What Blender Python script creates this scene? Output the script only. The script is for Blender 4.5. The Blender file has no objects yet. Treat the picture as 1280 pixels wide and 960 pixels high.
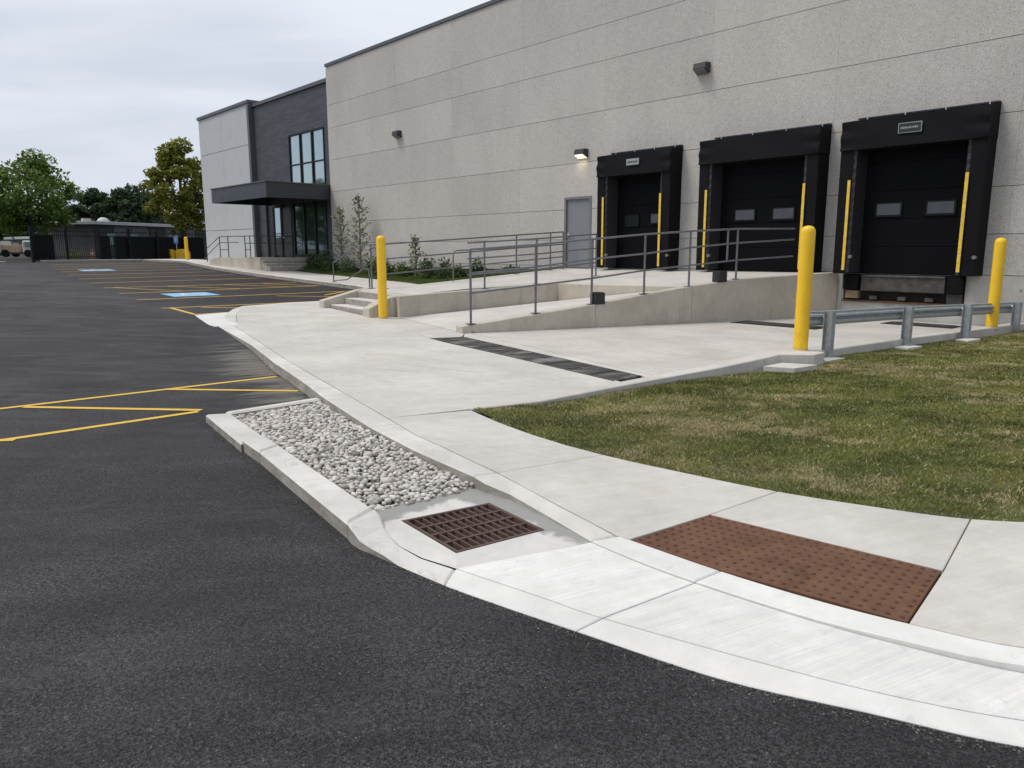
import bpy, bmesh, math, random
import numpy as np
from mathutils import Vector, noise as mnoise
random.seed(7); rng = np.random.default_rng(7)
R = math.radians
scene = bpy.context.scene
COL = scene.collection

# ------------------------------------------------------------------ camera
# world: facade is the plane y=17 running along x; +z up; pavement level z=0
H = 1.5
PITCH = math.atan(168/940.0); HEAD = math.atan(840/(940/math.cos(PITCH)))
cam_d = bpy.data.cameras.new('camera'); cam = bpy.data.objects.new('camera', cam_d); COL.objects.link(cam)
cam_d.sensor_fit = 'HORIZONTAL'; cam_d.sensor_width = 36.0; cam_d.lens = 940/1280*36.0
cam_d.clip_start = 0.05; cam_d.clip_end = 3000
cam.location = (0, 0, H)
hd = Vector((-math.cos(HEAD)*math.cos(PITCH), math.sin(HEAD)*math.cos(PITCH), -math.sin(PITCH)))
cam.rotation_euler = hd.to_track_quat('-Z', 'Y').to_euler()
scene.camera = cam

# ------------------------------------------------------------------ node helper
class NT:
    def __init__(s, tree): s.t = tree; s.n = tree.nodes; s.l = tree.links
    def node(s, typ, **kw):
        nd = s.n.new(typ)
        for k, v in kw.items():
            if k.startswith('_'): setattr(nd, k[1:], v)
        return nd
    def link(s, a, b): s.l.new(a, b)
    def setin(s, nd, key, v):
        if hasattr(v, 'is_output') or isinstance(v, bpy.types.NodeSocket): s.l.new(v, nd.inputs[key])
        else: nd.inputs[key].default_value = v
    def math(s, op, a, b=0.0, c=None, clamp=False):
        nd = s.node('ShaderNodeMath', _operation=op, _use_clamp=clamp); s.setin(nd, 0, a); s.setin(nd, 1, b)
        if c is not None: s.setin(nd, 2, c)
        return nd.outputs[0]
    def maprange(s, v, a, b, c, d, smooth=False):
        nd = s.node('ShaderNodeMapRange')
        if smooth: nd.interpolation_type = 'SMOOTHSTEP'
        for i, x in enumerate((v, a, b, c, d)): s.setin(nd, i, x)
        return nd.outputs[0]
    def noise(s, vec, scale, detail=4, rough=.55, dist=0.0):
        nd = s.node('ShaderNodeTexNoise'); s.setin(nd, 'Vector', vec); s.setin(nd, 'Scale', scale)
        s.setin(nd, 'Detail', detail); s.setin(nd, 'Roughness', rough); s.setin(nd, 'Distortion', dist)
        return nd.outputs[0]
    def mapping(s, vec, loc=(0,0,0), rot=(0,0,0), scale=(1,1,1)):
        nd = s.node('ShaderNodeMapping')
        if any(rot): nd.vector_type = 'TEXTURE'; rot = tuple(-r_ for r_ in rot); scale = tuple(1/c_ for c_ in scale)   # rotate first, then stretch
        s.setin(nd, 0, vec); s.setin(nd, 1, loc); s.setin(nd, 2, rot); s.setin(nd, 3, scale)
        return nd.outputs[0]
    def mix(s, f, a, b, mode='MIX'):
        nd = s.node('ShaderNodeMix', _data_type='RGBA', _blend_type=mode)
        s.setin(nd, 0, f)
        for k, v in ((6, a), (7, b)):
            if isinstance(v, (tuple, list)) and len(v) == 3: v = (*v, 1)
            s.setin(nd, k, v)
        return nd.outputs[2]
    def gray(s, v):
        nd = s.node('ShaderNodeCombineColor')
        for i in range(3): s.setin(nd, i, v)
        return nd.outputs[0]
    def pos(s): return s.node('ShaderNodeNewGeometry').outputs['Position']

def newmat(name):
    m = bpy.data.materials.new(name); m.use_nodes = True
    t = NT(m.node_tree); b = m.node_tree.nodes['Principled BSDF']
    return m, t, b
def bump(t, b, h, strength=.3, dist=.01):
    nd = t.node('ShaderNodeBump'); t.setin(nd, 'Strength', strength); t.setin(nd, 'Distance', dist); t.setin(nd, 'Height', h)
    t.link(nd.outputs[0], b.inputs['Normal'])
def rgb(*c): return (*c, 1)

# ------------------------------------------------------------------ world and sun (thin overcast, soft high sun)
SUN_EL, SUN_AZ = R(60), R(222)     # azimuth measured like a compass, 0 = +y, clockwise
w = bpy.data.worlds.new('World'); scene.world = w; w.use_nodes = True
t = NT(w.node_tree); bg = w.node_tree.nodes['Background']
sky = t.node('ShaderNodeTexSky', _sky_type='NISHITA'); sky.sun_disc = False
sky.sun_elevation = SUN_EL; sky.sun_rotation = SUN_AZ; sky.air_density = 1.2; sky.dust_density = 2.0
tc = t.node('ShaderNodeTexCoord'); sep = t.node('ShaderNodeSeparateXYZ'); t.link(tc.outputs['Generated'], sep.inputs[0])
zz = t.math('MAXIMUM', sep.outputs[2], 0.02); zd = t.math('ADD', zz, 0.16)
cx = t.math('DIVIDE', sep.outputs[0], zd); cy = t.math('DIVIDE', sep.outputs[1], zd)
cmb = t.node('ShaderNodeCombineXYZ'); t.link(cx, cmb.inputs[0]); t.link(cy, cmb.inputs[1])
n1 = t.noise(t.mapping(cmb.outputs[0], rot=(0, 0, R(30)), scale=(.8, .42, 1)), 1.5, 5, .48, .5)
n2 = t.noise(cmb.outputs[0], .55, 3, .5, .2)
cl = t.mix(t.maprange(n1, .36, .64, 0, 1, True), (4.5, 5.1, 6.3), (6.9, 7.35, 8.1))
cl = t.mix(t.maprange(n2, .35, .7, .0, .5, True), cl, (8.0, 8.15, 8.4))
cl = t.mix(t.maprange(sep.outputs[2], .0, .22, .55, 0), cl, (4.5, 5.1, 6.3))
skym = t.mix(.94, sky.outputs[0], cl)
t.link(skym, bg.inputs[0]); bg.inputs[1].default_value = .10
sd = bpy.data.lights.new('sun', 'SUN'); sd.energy = 1.9; sd.angle = R(22); sd.color = (1, .95, .88)
so = bpy.data.objects.new('sun', sd); COL.objects.link(so)
sv = Vector((math.sin(SUN_AZ)*math.cos(SUN_EL), math.cos(SUN_AZ)*math.cos(SUN_EL), math.sin(SUN_EL)))
so.rotation_euler = sv.to_track_quat('Z', 'Y').to_euler(); so.location = (0, -10, 30)
scene.view_settings.view_transform = 'Standard'; scene.view_settings.look = 'None'
scene.view_settings.exposure = 0.22; scene.view_settings.gamma = 1.0

# ------------------------------------------------------------------ materials
MAT = {}
def concrete(name, base, warm=(1.0, .95, .86), blotch=.16, broom=0.0, broom_rot=0.0, stain=.25, rough=.85, streakz=False, fine=.10):
    m, t, b = newmat(name); p = t.pos()
    oi = t.node('ShaderNodeObjectInfo')
    big = t.noise(p, .9, 5, .6, .4); med = t.noise(p, 7, 5, .6); fin = t.noise(p, 220, 3, .7)
    st = t.noise(t.mapping(p, scale=(.45, 1.6, 1.0)), 1.4, 6, .62, .8)
    col = t.mix(1.0, rgb(*base), t.gray(t.maprange(big, .3, .72, 1-blotch, 1+blotch*.5)), 'MULTIPLY')
    col = t.mix(1.0, col, t.gray(t.maprange(med, .3, .7, .93, 1.05)), 'MULTIPLY')
    col = t.mix(1.0, col, t.gray(t.maprange(fin, .25, .75, 1-fine, 1+fine)), 'MULTIPLY')
    col = t.mix(t.maprange(st, .5, .72, 0, stain, True), col, tuple(base[i]*warm[i]*.8 for i in range(3)))
    col = t.mix(1.0, col, t.gray(t.maprange(oi.outputs['Random'], 0, 1, .955, 1.03)), 'MULTIPLY')
    h = t.math('ADD', t.math('MULTIPLY', fin, .5), t.math('MULTIPLY', med, .6))
    dr = t.noise(t.mapping(p, rot=(0, 0, R(-64)), scale=(.9, 6.5, 1)), 1.5, 7, .68, .6); dm = t.noise(p, .7, 3, .5)
    col = t.mix(t.math('MULTIPLY', t.maprange(dr, .55, .70, 0, .30, True), t.maprange(dm, .42, .62, 0, 1)), col, tuple(c*.62 for c in base))
    if name in ('walk_concrete', 'drive_concrete'):
        ru = t.noise(p, 1.1, 7, .66, 1.2)
        col = t.mix(t.maprange(ru, .60, .70, 0, .28, True), col, (base[0]*.62, base[1]*.54, base[2]*.44))
        sf = t.noise(t.mapping(p, rot=(0, 0, R(-20)), scale=(.35, 3.2, 1)), 1.2, 6, .6, .5)
        col = t.mix(t.maprange(sf, .60, .72, 0, .30, True), col, tuple(c*.6 for c in base))
    if name in ('new_concrete', 'front_concrete'):
        pit = t.noise(p, 9, 7, .75, 1.0)
        col = t.mix(t.maprange(pit, .60, .66, 0, .35, True), col, tuple(c*.62 for c in base))
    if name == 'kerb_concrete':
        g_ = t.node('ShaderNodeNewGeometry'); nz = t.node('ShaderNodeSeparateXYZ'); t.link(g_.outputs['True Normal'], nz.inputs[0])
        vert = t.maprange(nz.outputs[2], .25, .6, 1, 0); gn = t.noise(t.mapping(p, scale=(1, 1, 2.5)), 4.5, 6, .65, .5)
        col = t.mix(t.math('MULTIPLY', vert, t.maprange(gn, .3, .6, .45, .95)), col, (base[0]*.40, base[1]*.37, base[2]*.33))  # upright faces: brownish grime, with their shade also put into the colour
        cp_ = t.noise(p, 2.6, 7, .7, 1.4)
        col = t.mix(t.maprange(cp_, .57, .62, 0, .45, True), col, tuple(c*.66 for c in base))
    if streakz:
        sz = t.noise(t.mapping(p, scale=(3.2, 3.2, .35)), 1.6, 6, .7, .3)
        col = t.mix(t.maprange(sz, .52, .70, 0, .5, True), col, tuple(c*.55 for c in base))
        dots = t.node('ShaderNodeTexVoronoi'); t.setin(dots, 'Vector', p); t.setin(dots, 'Scale', 2.1)
        col = t.mix(t.maprange(dots.outputs['Distance'], .04, .09, .7, 0, True), col, tuple(c*.4 for c in base))
    if broom:
        br = t.noise(t.mapping(p, rot=(0, 0, broom_rot), scale=(2.0, 95, 1)), 1.0, 4, .6)
        col = t.mix(1.0, col, t.gray(t.maprange(br, .3, .7, 1-.07*broom, 1+.05*broom)), 'MULTIPLY')
        b2_ = t.noise(t.mapping(p, rot=(0, 0, broom_rot+R(3)), scale=(1.3, 17, 1)), 1.0, 5, .62, .5)
        col = t.mix(1.0, col, t.gray(t.maprange(b2_, .38, .62, 1-.05*broom, 1+.02*broom)), 'MULTIPLY')
        h = t.math('ADD', h, t.math('MULTIPLY', br, 1.4*broom))
    t.link(col, b.inputs['Base Color']); b.inputs['Roughness'].default_value = rough
    b.inputs['Specular IOR Level'].default_value = .3
    bump(t, b, h, .35, .006); MAT[name] = m; return m
concrete('walk_concrete', (.565, .537, .49), broom=.7, broom_rot=R(-68), stain=.32)
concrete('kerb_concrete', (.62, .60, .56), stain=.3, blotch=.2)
concrete('new_concrete', (.71, .695, .665), broom=1.1, broom_rot=R(-74), stain=.10, blotch=.10)
concrete('front_concrete', (.70, .685, .655), stain=.15, blotch=.12)
concrete('wall_concrete', (.52, .475, .395), stain=.35, streakz=True, blotch=.2)
concrete('drive_concrete', (.54, .51, .46), stain=.45, blotch=.18)
concrete('base_concrete', (.47, .455, .42), stain=.25, streakz=True)
# grate apron: concrete with damp dark margins
m, t, b = newmat('damp_concrete'); p = t.pos()
sepp = t.node('ShaderNodeSeparateXYZ'); t.link(p, sepp.inputs[0])
wob = t.noise(p, 5.5, 5, .6, .6); fin = t.noise(p, 220, 3, .7)
# distance outside the grate square (centre -3.29, 2.59)
dx = t.math('ABSOLUTE', t.math('ADD', sepp.outputs[0], 3.29)); dy = t.math('ABSOLUTE', t.math('ADD', sepp.outputs[1], -2.59))
far = t.maprange(t.math('ADD', t.math('SUBTRACT', sepp.outputs[1], 2.50), t.math('MULTIPLY', wob, .34)), .48, .56, 0, 1, True)
kb = t.maprange(t.math('ADD', t.math('ADD', sepp.outputs[1], t.math('MULTIPLY', sepp.outputs[0], .16)), t.math('MULTIPLY', wob, .16)), 2.57, 2.65, 1, 0, True)
lft = t.maprange(t.math('ADD', sepp.outputs[0], t.math('MULTIPLY', wob, .28)), -3.60, -3.54, 1, 0, True)
wet = t.math('MAXIMUM', t.math('MULTIPLY', far, kb), lft)
col = t.mix(t.maprange(wob, .3, .7, 0, 1), (.53, .51, .47), (.62, .60, .56))
col = t.mix(wet, col, (.28, .275, .26))
col = t.mix(1.0, col, t.gray(t.maprange(fin, .25, .75, .9, 1.1)), 'MULTIPLY')
t.link(col, b.inputs['Base Color']); b.inputs['Roughness'].default_value = .75; bump(t, b, fin, .3, .004); MAT['damp_concrete'] = m

# asphalt
m, t, b = newmat('asphalt'); p = t.pos()
s3 = t.node('ShaderNodeSeparateXYZ'); t.link(p, s3.inputs[0])
grit = t.noise(p, 125, 2, .8); grit2 = t.noise(p, 60, 3, .75); soft = t.noise(p, .55, 4, .55, .5); soft2 = t.noise(t.mapping(p, rot=(0, 0, R(-60)), scale=(.9, 1.7, 1)), 1.6, 6, .65, 1.0)
vor = t.node('ShaderNodeTexVoronoi'); t.setin(vor, 'Vector', p); t.setin(vor, 'Scale', 105.0)
spk = t.node('ShaderNodeSeparateColor'); t.link(vor.outputs['Color'], spk.inputs[0])
big = t.noise(t.mapping(p, rot=(0, 0, R(-52)), scale=(.5, 1.2, 1)), .9, 6, .62, .9)
dst = t.noise(t.mapping(p, rot=(0, 0, R(-52)), scale=(.5, 1.9, 1)), 1.1, 7, .6, 1.6)
col = t.mix(t.maprange(grit, .32, .68, 0, 1), (.0, .0, .0), (.070, .067, .068))
col = t.mix(1.0, col, t.gray(t.maprange(grit2, .38, .62, .42, 1.58)), 'MULTIPLY')
col = t.mix(1.0, col, t.gray(t.maprange(soft, .34, .66, .70, 1.50)), 'MULTIPLY')
col = t.mix(t.maprange(soft2, .54, .74, 0, .42, True), col, (.082, .078, .078))
col = t.mix(1.0, col, t.gray(t.maprange(big, .36, .68, .66, 1.38)), 'MULTIPLY')
col = t.mix(t.math('MULTIPLY', t.math('MULTIPLY', t.maprange(dst, .46, .68, 0, .75, True), t.maprange(s3.outputs[0], -6.0, -10.5, .28, 1, True)), t.maprange(grit, .35, .6, .35, 1)), col, (.105, .10, .10))
sp = t.math('MULTIPLY', t.math('GREATER_THAN', spk.outputs[0], .988), t.math('LESS_THAN', vor.outputs['Distance'], .36))
col = t.mix(t.math('MULTIPLY', sp, .8), col, (.26, .25, .235))
# sandy washed streaks against the kerb
dk = t.math('SUBTRACT', s3.outputs[1], t.math('MULTIPLY_ADD', t.math('SUBTRACT', -7.0, s3.outputs[0]), .235, 3.55))
inx = t.maprange(s3.outputs[0], -7.2, -7.6, 0, 1)
inx2 = t.maprange(s3.outputs[0], -14.5, -11.0, 0, 1)
sn = t.noise(t.mapping(p, rot=(0, 0, R(15)), scale=(3.5, .55, 1)), 1.3, 6, .62, 1.0)
near = t.math('MULTIPLY', t.math('MULTIPLY', t.maprange(dk, -1.15, -.05, 0, 1, True), inx), inx2)
sand = t.math('MULTIPLY', near, t.maprange(t.math('ADD', sn, t.math('MULTIPLY', near, .22)), .58, .74, 0, 1, True))
col = t.mix(t.math('MULTIPLY', sand, .8), col, (.24, .215, .18))
farp = t.maprange(s3.outputs[0], -30, -12, 1, 0)
bay = t.math('MULTIPLY', t.maprange(s3.outputs[0], -18.5, -20.5, 0, 1, True), t.maprange(t.math('ADD', s3.outputs[1], t.math('MULTIPLY', big, 2)), 6.6, 8.2, 0, 1, True))
col = t.mix(t.math('MULTIPLY', bay, .55), col, (.014, .012, .012))
col = t.mix(t.math('MULTIPLY', farp, t.maprange(dst, .4, .6, .0, .25)), col, (.075, .05, .042))
t.link(col, b.inputs['Base Color'])
t.link(t.maprange(big, .3, .7, .62, .86), b.inputs['Roughness']); b.inputs['Specular IOR Level'].default_value = .30
bump(t, b, t.math('ADD', grit, t.math('MULTIPLY', grit2, .7)), .95, .016); MAT['asphalt'] = m

# exposed aggregate precast panels
m, t, b = newmat('aggregate_panel'); p = t.pos(); oi = t.node('ShaderNodeObjectInfo')
v = t.node('ShaderNodeTexVoronoi'); t.setin(v, 'Vector', p); t.setin(v, 'Scale', 80.0)
sc = t.node('ShaderNodeSeparateColor'); t.link(v.outputs['Color'], sc.inputs[0])
v2 = t.noise(p, 40, 4, .8); bl = t.noise(t.mapping(p, scale=(1, 1, .45)), .6, 5, .6, .3); f2 = t.noise(p, 9, 4, .65)
col = t.mix(t.maprange(sc.outputs[0], 0, 1, 0, 1), (.458, .432, .402), (.56, .53, .495))
col = t.mix(t.math('MULTIPLY', t.math('GREATER_THAN', sc.outputs[1], .94), .6), col, (.19, .175, .165))
col = t.mix(t.math('MULTIPLY', t.math('GREATER_THAN', sc.outputs[2], .95), .8), col, (.68, .66, .63))
col = t.mix(1.0, col, t.gray(t.maprange(v2, .3, .7, .90, 1.08)), 'MULTIPLY')
col = t.mix(1.0, col, t.gray(t.maprange(f2, .3, .7, .94, 1.06)), 'MULTIPLY')
col = t.mix(1.0, col, t.gray(t.maprange(bl, .3, .7, .92, 1.05)), 'MULTIPLY')
rs = t.noise(t.mapping(p, scale=(2.4, 1, .12)), 1.3, 6, .7, .4); sx_ = t.node('ShaderNodeSeparateXYZ'); t.link(p, sx_.inputs[0])
stn = t.math('MULTIPLY', t.maprange(rs, .54, .74, 0, .22, True), t.maprange(sx_.outputs[2], 3.0, 9.2, .35, 1))
col = t.mix(stn, col, (.27, .25, .23))
col = t.mix(1.0, col, t.gray(t.maprange(oi.outputs['Random'], 0, 1, .94, 1.03)), 'MULTIPLY')
s3 = t.node('ShaderNodeSeparateXYZ'); t.link(p, s3.inputs[0])
t.link(col, b.inputs['Base Color']); b.inputs['Roughness'].default_value = .9; b.inputs['Specular IOR Level'].default_value = .25
bump(t, b, t.math('ADD', v.outputs['Distance'], v2), .4, .006); MAT['aggregate_panel'] = m

def simple(name, base, rough=.5, metal=0.0, var=.08, scale=6.0, bstr=.0, spec=.5, emis=None):
    m, t, b = newmat(name); p = t.pos(); n = t.noise(p, scale, 5, .6)
    col = t.mix(1.0, rgb(*base), t.gray(t.maprange(n, .3, .7, 1-var, 1+var)), 'MULTIPLY')
    t.link(col, b.inputs['Base Color'])
    t.link(t.maprange(n, .3, .7, max(rough-.07, 0.02), min(rough+.07, 1)), b.inputs['Roughness'])
    b.inputs['Metallic'].default_value = metal; b.inputs['Specular IOR Level'].default_value = spec
    if bstr: bump(t, b, n, bstr, .01)
    if emis: b.inputs['Emission Color'].default_value = (*emis[0], 1); b.inputs['Emission Strength'].default_value = emis[1]
    MAT[name] = m; return m
simple('light_panel', (.50, .505, .515), .8, var=.04, scale=2, spec=.3)
simple('dark_metal', (.020, .022, .028), .45, .0, .12, 4)
simple('canopy_metal', (.034, .039, .05), .42, .0, .10, 3)
simple('coping_metal', (.085, .09, .098), .45, .1, .08, 3)
simple('frame_black', (.005, .0055, .008), .45, spec=.25)
simple('door_grey', (.20, .21, .225), .5, 0, .04, 2)
simple('frame_grey', (.17, .17, .165), .5)
simple('rubber_black', (.0045, .0047, .006), .7, 0, .35, 9, .5, spec=.16)
simple('dock_door_black', (.0028, .003, .004), .6, 0, .15, 3, .1, spec=.10)
simple('liner_grey', (.018, .018, .02), .6, 0, .5, 30, .6)
simple('liner_pale', (.16, .16, .155), .6)
simple('lite_grey', (.060, .067, .076), .18, 0, .15, 5)
simple('plate_light', (.30, .31, .33), .5, 0, .2, 20)
simple('plate_dark', (.02, .02, .024), .5)
simple('galvanised', (.33, .355, .37), .5, .35, .25, 18, .1)
simple('rail_paint', (.17, .175, .19), .38, .55, .15, 14)
simple('rail_paint_dark', (.05, .052, .058), .45, .3, .12, 10)
simple('bolt_zinc', (.5, .5, .5), .4, .7)
simple('guide_yellow', (.75, .50, .06), .6, 0, .22, 22)
simple('yellow_box_paint', (.72, .43, .02), .55, 0, .15, 4)
m, t, b = newmat('asphalt_crumb'); g = t.node('ShaderNodeNewGeometry')
t.link(t.mix(t.math('POWER', g.outputs['Random Per Island'], 2.5), (.03, .03, .032), (.20, .19, .17)), b.inputs['Base Color']); b.inputs['Roughness'].default_value = .9; MAT['asphalt_crumb'] = m
simple('cast_dark', (.045, .042, .04), .65, .2, .35, 14, .4)
m, t, b = newmat('dusty_cast'); p = t.pos()
n = t.noise(t.mapping(p, rot=(0, 0, R(10)), scale=(1.1, .45, 1)), 1.7, 6, .6, 1.2)
t.link(t.mix(t.maprange(n, .47, .66, 0, .75, True), (.065, .060, .057), (.30, .28, .25)), b.inputs['Base Color']); b.inputs['Roughness'].default_value = .85; MAT['dusty_cast'] = m
simple('pit_dark', (.02, .017, .015), .9)
simple('box_black', (.018, .018, .02), .6, 0, .2, 12, .2)
simple('leveler_steel', (.065, .062, .058), .6, .2, .55, 7, .3)
simple('wood_block', (.26, .19, .11), .8, 0, .25, 20)
simple('rust_edge', (.11, .05, .025), .85, 0, .4, 14)
simple('soil', (.055, .042, .03), .95, 0, .3, 8, .5)
simple('bark', (.07, .055, .04), .9, 0, .3, 12, .5)
simple('twig', (.16, .14, .10), .9, 0, .3, 12)
simple('lamp_body', (.035, .033, .032), .45)
simple('lamp_lens', (.9, .85, .7), .4, emis=((1, .86, .58), 1.1))
simple('lamp_lens_off', (.12, .12, .12), .3)
simple('roof_pale', (.42, .43, .44), .7, 0, .1, 1)
simple('shed_wall', (.035, .038, .042), .7, 0, .35, .8)
simple('shed_grey', (.11, .115, .12), .7, 0, .35, 1.2)
simple('white_paint', (.5, .5, .49), .6)
simple('tan_box', (.40, .30, .18), .8, 0, .2, 3)
simple('orange_plastic', (.45, .10, .02), .5)
simple('sign_blue', (.12, .28, .55), .5)
simple('joint_backing', (.13, .12, .11), .95)
simple('interior_dark', (.012, .014, .014), .9)
def paint(name, c, wear=.35, under=(.04, .04, .042)):
    m, t, b = newmat(name); p = t.pos()
    n = t.noise(p, 30, 5, .75); n2 = t.noise(p, 1.4, 4, .6)
    col = t.mix(1.0, rgb(*c), t.gray(t.maprange(t.noise(p, 90, 3), .3, .7, .86, 1.1)), 'MULTIPLY')
    wr = t.maprange(t.math('ADD', n, t.math('MULTIPLY', t.math('SUBTRACT', n2, .5), wear)), .62, .72, 0, .85)
    t.link(t.mix(wr, col, under), b.inputs['Base Color']); b.inputs['Roughness'].default_value = .75
    bump(t, b, t.noise(p, 110, 3), .4, .006); MAT[name] = m
paint('line_yellow', (.66, .43, .045)); paint('line_yellow_old', (.60, .38, .07), .35); paint('pad_blue', (.22, .47, .70), .3); paint('pad_white', (.7, .72, .74), .5)
# bollard plastic sleeve: faint vertical mottling, scuffs near the base
m, t, b = newmat('bollard_yellow'); p = t.pos(); tcn = t.node('ShaderNodeTexCoord'); so_ = t.node('ShaderNodeSeparateXYZ'); t.link(tcn.outputs['Object'], so_.inputs[0])
n = t.noise(p, 5, 4, .6); sc_ = t.noise(t.mapping(p, scale=(1, 1, .4)), 24, 6, .8)
col = t.mix(t.maprange(n, .3, .7, 0, 1), (.84, .50, .012), (.90, .56, .018))
sm = t.math('MAXIMUM', t.math('MULTIPLY', t.maprange(so_.outputs[2], 0, .6, 1, .2), t.maprange(sc_, .54, .68, 0, .75)), t.maprange(t.math('ADD', so_.outputs[2], t.math('MULTIPLY', sc_, .06)), .03, .09, .55, 0))
t.link(t.mix(sm, col, (.30, .20, .06)), b.inputs['Base Color']); b.inputs['Roughness'].default_value = .48; MAT['bollard_yellow'] = m
# rusty cast iron
def rusty(name, a, c, d):
    m, t, b = newmat(name); p = t.pos(); n = t.noise(p, 9, 6, .65, .4); n2 = t.noise(p, 95, 4, .7)
    col = t.mix(t.maprange(n, .3, .7, 0, 1), a, c); col = t.mix(t.maprange(n2, .5, .72, 0, .7), col, d)
    n3 = t.noise(p, 3.2, 6, .7, .8); col = t.mix(t.maprange(n3, .52, .66, 0, .45, True), col, tuple(v_*.55 for v_ in a))
    t.link(col, b.inputs['Base Color']); b.inputs['Roughness'].default_value = .82; b.inputs['Specular IOR Level'].default_value = .3
    bump(t, b, n2, .5, .003); MAT[name] = m
rusty('tactile_rust', (.115, .054, .031), (.168, .083, .045), (.062, .034, .024))
rusty('dome_rust', (.070, .034, .021), (.115, .056, .032), (.04, .023, .017))
rusty('grate_rust', (.085, .052, .04), (.125, .082, .066), (.045, .028, .022))
# brick cladding
m, t, b = newmat('dark_brick'); p = t.pos(); s_ = t.node('ShaderNodeSeparateXYZ'); t.link(p, s_.inputs[0])
cm = t.node('ShaderNodeCombineXYZ'); t.link(s_.outputs[0], cm.inputs[0]); t.link(s_.outputs[2], cm.inputs[1])
br = t.node('ShaderNodeTexBrick'); t.link(cm.outputs[0], br.inputs['Vector']); br.inputs['Scale'].default_value = 1.0
br.inputs['Brick Width'].default_value = .60; br.inputs['Row Height'].default_value = .10; br.inputs['Mortar Size'].default_value = .008
br.inputs['Color1'].default_value = (.046, .050, .062, 1); br.inputs['Color2'].default_value = (.072, .077, .092, 1); br.inputs['Mortar'].default_value = (.02, .02, .024, 1)
t.link(br.outputs['Color'], b.inputs['Base Color']); b.inputs['Roughness'].default_value = .6
bump(t, b, t.math('SUBTRACT', 1.0, br.outputs['Fac']), .6, .02); MAT['dark_brick'] = m
# glass with a coated reflective look
m, t, b = newmat('window_glass'); b.inputs['Base Color'].default_value = (.40, .50, .52, 1); b.inputs['Metallic'].default_value = .85
b.inputs['Roughness'].default_value = .04; p = t.pos(); bump(t, b, t.noise(p, .8, 2), .12, .02); MAT['window_glass'] = m
m, t, b = newmat('tinted_glass'); b.inputs['Base Color'].default_value = (.10, .15, .14, 1); b.inputs['Metallic'].default_value = .7
b.inputs['Roughness'].default_value = .04; p = t.pos(); bump(t, b, t.noise(p, .8, 2), .12, .02); MAT['tinted_glass'] = m
# stones
m, t, b = newmat('river_stone'); g = t.node('ShaderNodeNewGeometry'); rr = g.outputs['Random Per Island']; p = g.outputs['Position']
cr = t.node('ShaderNodeValToRGB'); t.link(rr, cr.inputs[0]); e = cr.color_ramp
cols = [(0, (.20, .19, .17)), (.12, (.40, .375, .34)), (.3, (.54, .505, .45)), (.45, (.61, .58, .53)), (.58, (.50, .43, .385)), (.7, (.66, .63, .585)), (.82, (.36, .345, .32)), (.92, (.56, .51, .45)), (1, (.72, .70, .66))]
e.elements[0].color = (*cols[0][1], 1); e.elements[1].color = (*cols[-1][1], 1)
for q, c in cols[1:-1]: el = e.elements.new(q); el.color = (*c, 1)
n = t.noise(p, 70, 4, .6)
t.link(t.mix(1.0, cr.outputs[0], t.gray(t.maprange(n, .3, .7, .85, 1.1)), 'MULTIPLY'), b.inputs['Base Color'])
b.inputs['Roughness'].default_value = .8; bump(t, b, n, .2, .004); MAT['river_stone'] = m
# grass
m, t, b = newmat('grass_blade'); g = t.node('ShaderNodeNewGeometry'); p = g.outputs['Position']; rr = g.outputs['Random Per Island']
pm = t.mapping(p, rot=(0, 0, R(-47)), scale=(.75, 1.5, 1))
a = t.noise(pm, .6, 4, .55, .6); a2 = t.noise(p, 3.5, 3, .6)
sg = t.mix(rr, (.13, .152, .027), (.255, .268, .070))
ss = t.mix(rr, (.36, .30, .14), (.56, .47, .28))
dry = t.maprange(t.math('ADD', a, t.math('MULTIPLY', t.math('SUBTRACT', a2, .5), .45)), .47, .63, 0.14, .85, True)
pick = t.math('LESS_THAN', t.math('FRACT', t.math('MULTIPLY', rr, 37.31)), dry)
sg = t.mix(t.maprange(t.noise(pm, 1.6, 3, .6), .42, .6, 0, .75, True), sg, (.062, .085, .017))
c = t.mix(pick, sg, ss)
c = t.mix(1.0, c, t.gray(t.maprange(t.noise(p, 1.1, 4, .6), .3, .7, .75, 1.2)), 'MULTIPLY')
t.link(c, b.inputs['Base Color']); b.inputs['Roughness'].default_value = .7; b.inputs['Specular IOR Level'].default_value = .2; MAT['grass_blade'] = m
m, t, b = newmat('turf'); p = t.pos(); pm = t.mapping(p, rot=(0, 0, R(-47)), scale=(.75, 1.5, 1))
a = t.noise(pm, .75, 4, .55, .6); f = t.noise(p, 60, 4, .7)
c = t.mix(t.maprange(a, .47, .66, 0, .8, True), (.10, .115, .035), (.28, .235, .13))
t.link(t.mix(1.0, c, t.gray(t.maprange(f, .3, .7, .55, 1.3)), 'MULTIPLY'), b.inputs['Base Color']); b.inputs['Roughness'].default_value = .95
bump(t, b, f, .8, .02); MAT['turf'] = m
def leaf(name, c1, c2, c3=None):
    m, t, b = newmat(name); g = t.node('ShaderNodeNewGeometry'); rr = g.outputs['Random Per Island']; p = g.outputs['Position']
    c = t.mix(rr, c1, c2)
    if c3: c = t.mix(t.maprange(t.noise(p, .45, 3, .6), .45, .65, 0, 1), c, c3)
    t.link(c, b.inputs['Base Color']); b.inputs['Roughness'].default_value = .6; b.inputs['Specular IOR Level'].default_value = .25
    tr = t.node('ShaderNodeBsdfTranslucent'); t.link(c, tr.inputs[0]); mx = t.node('ShaderNodeMixShader'); mx.inputs[0].default_value = .3
    out = t.n['Material Output']; t.link(b.outputs[0], mx.inputs[1]); t.link(tr.outputs[0], mx.inputs[2]); t.link(mx.outputs[0], out.inputs[0]); MAT[name] = m
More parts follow.
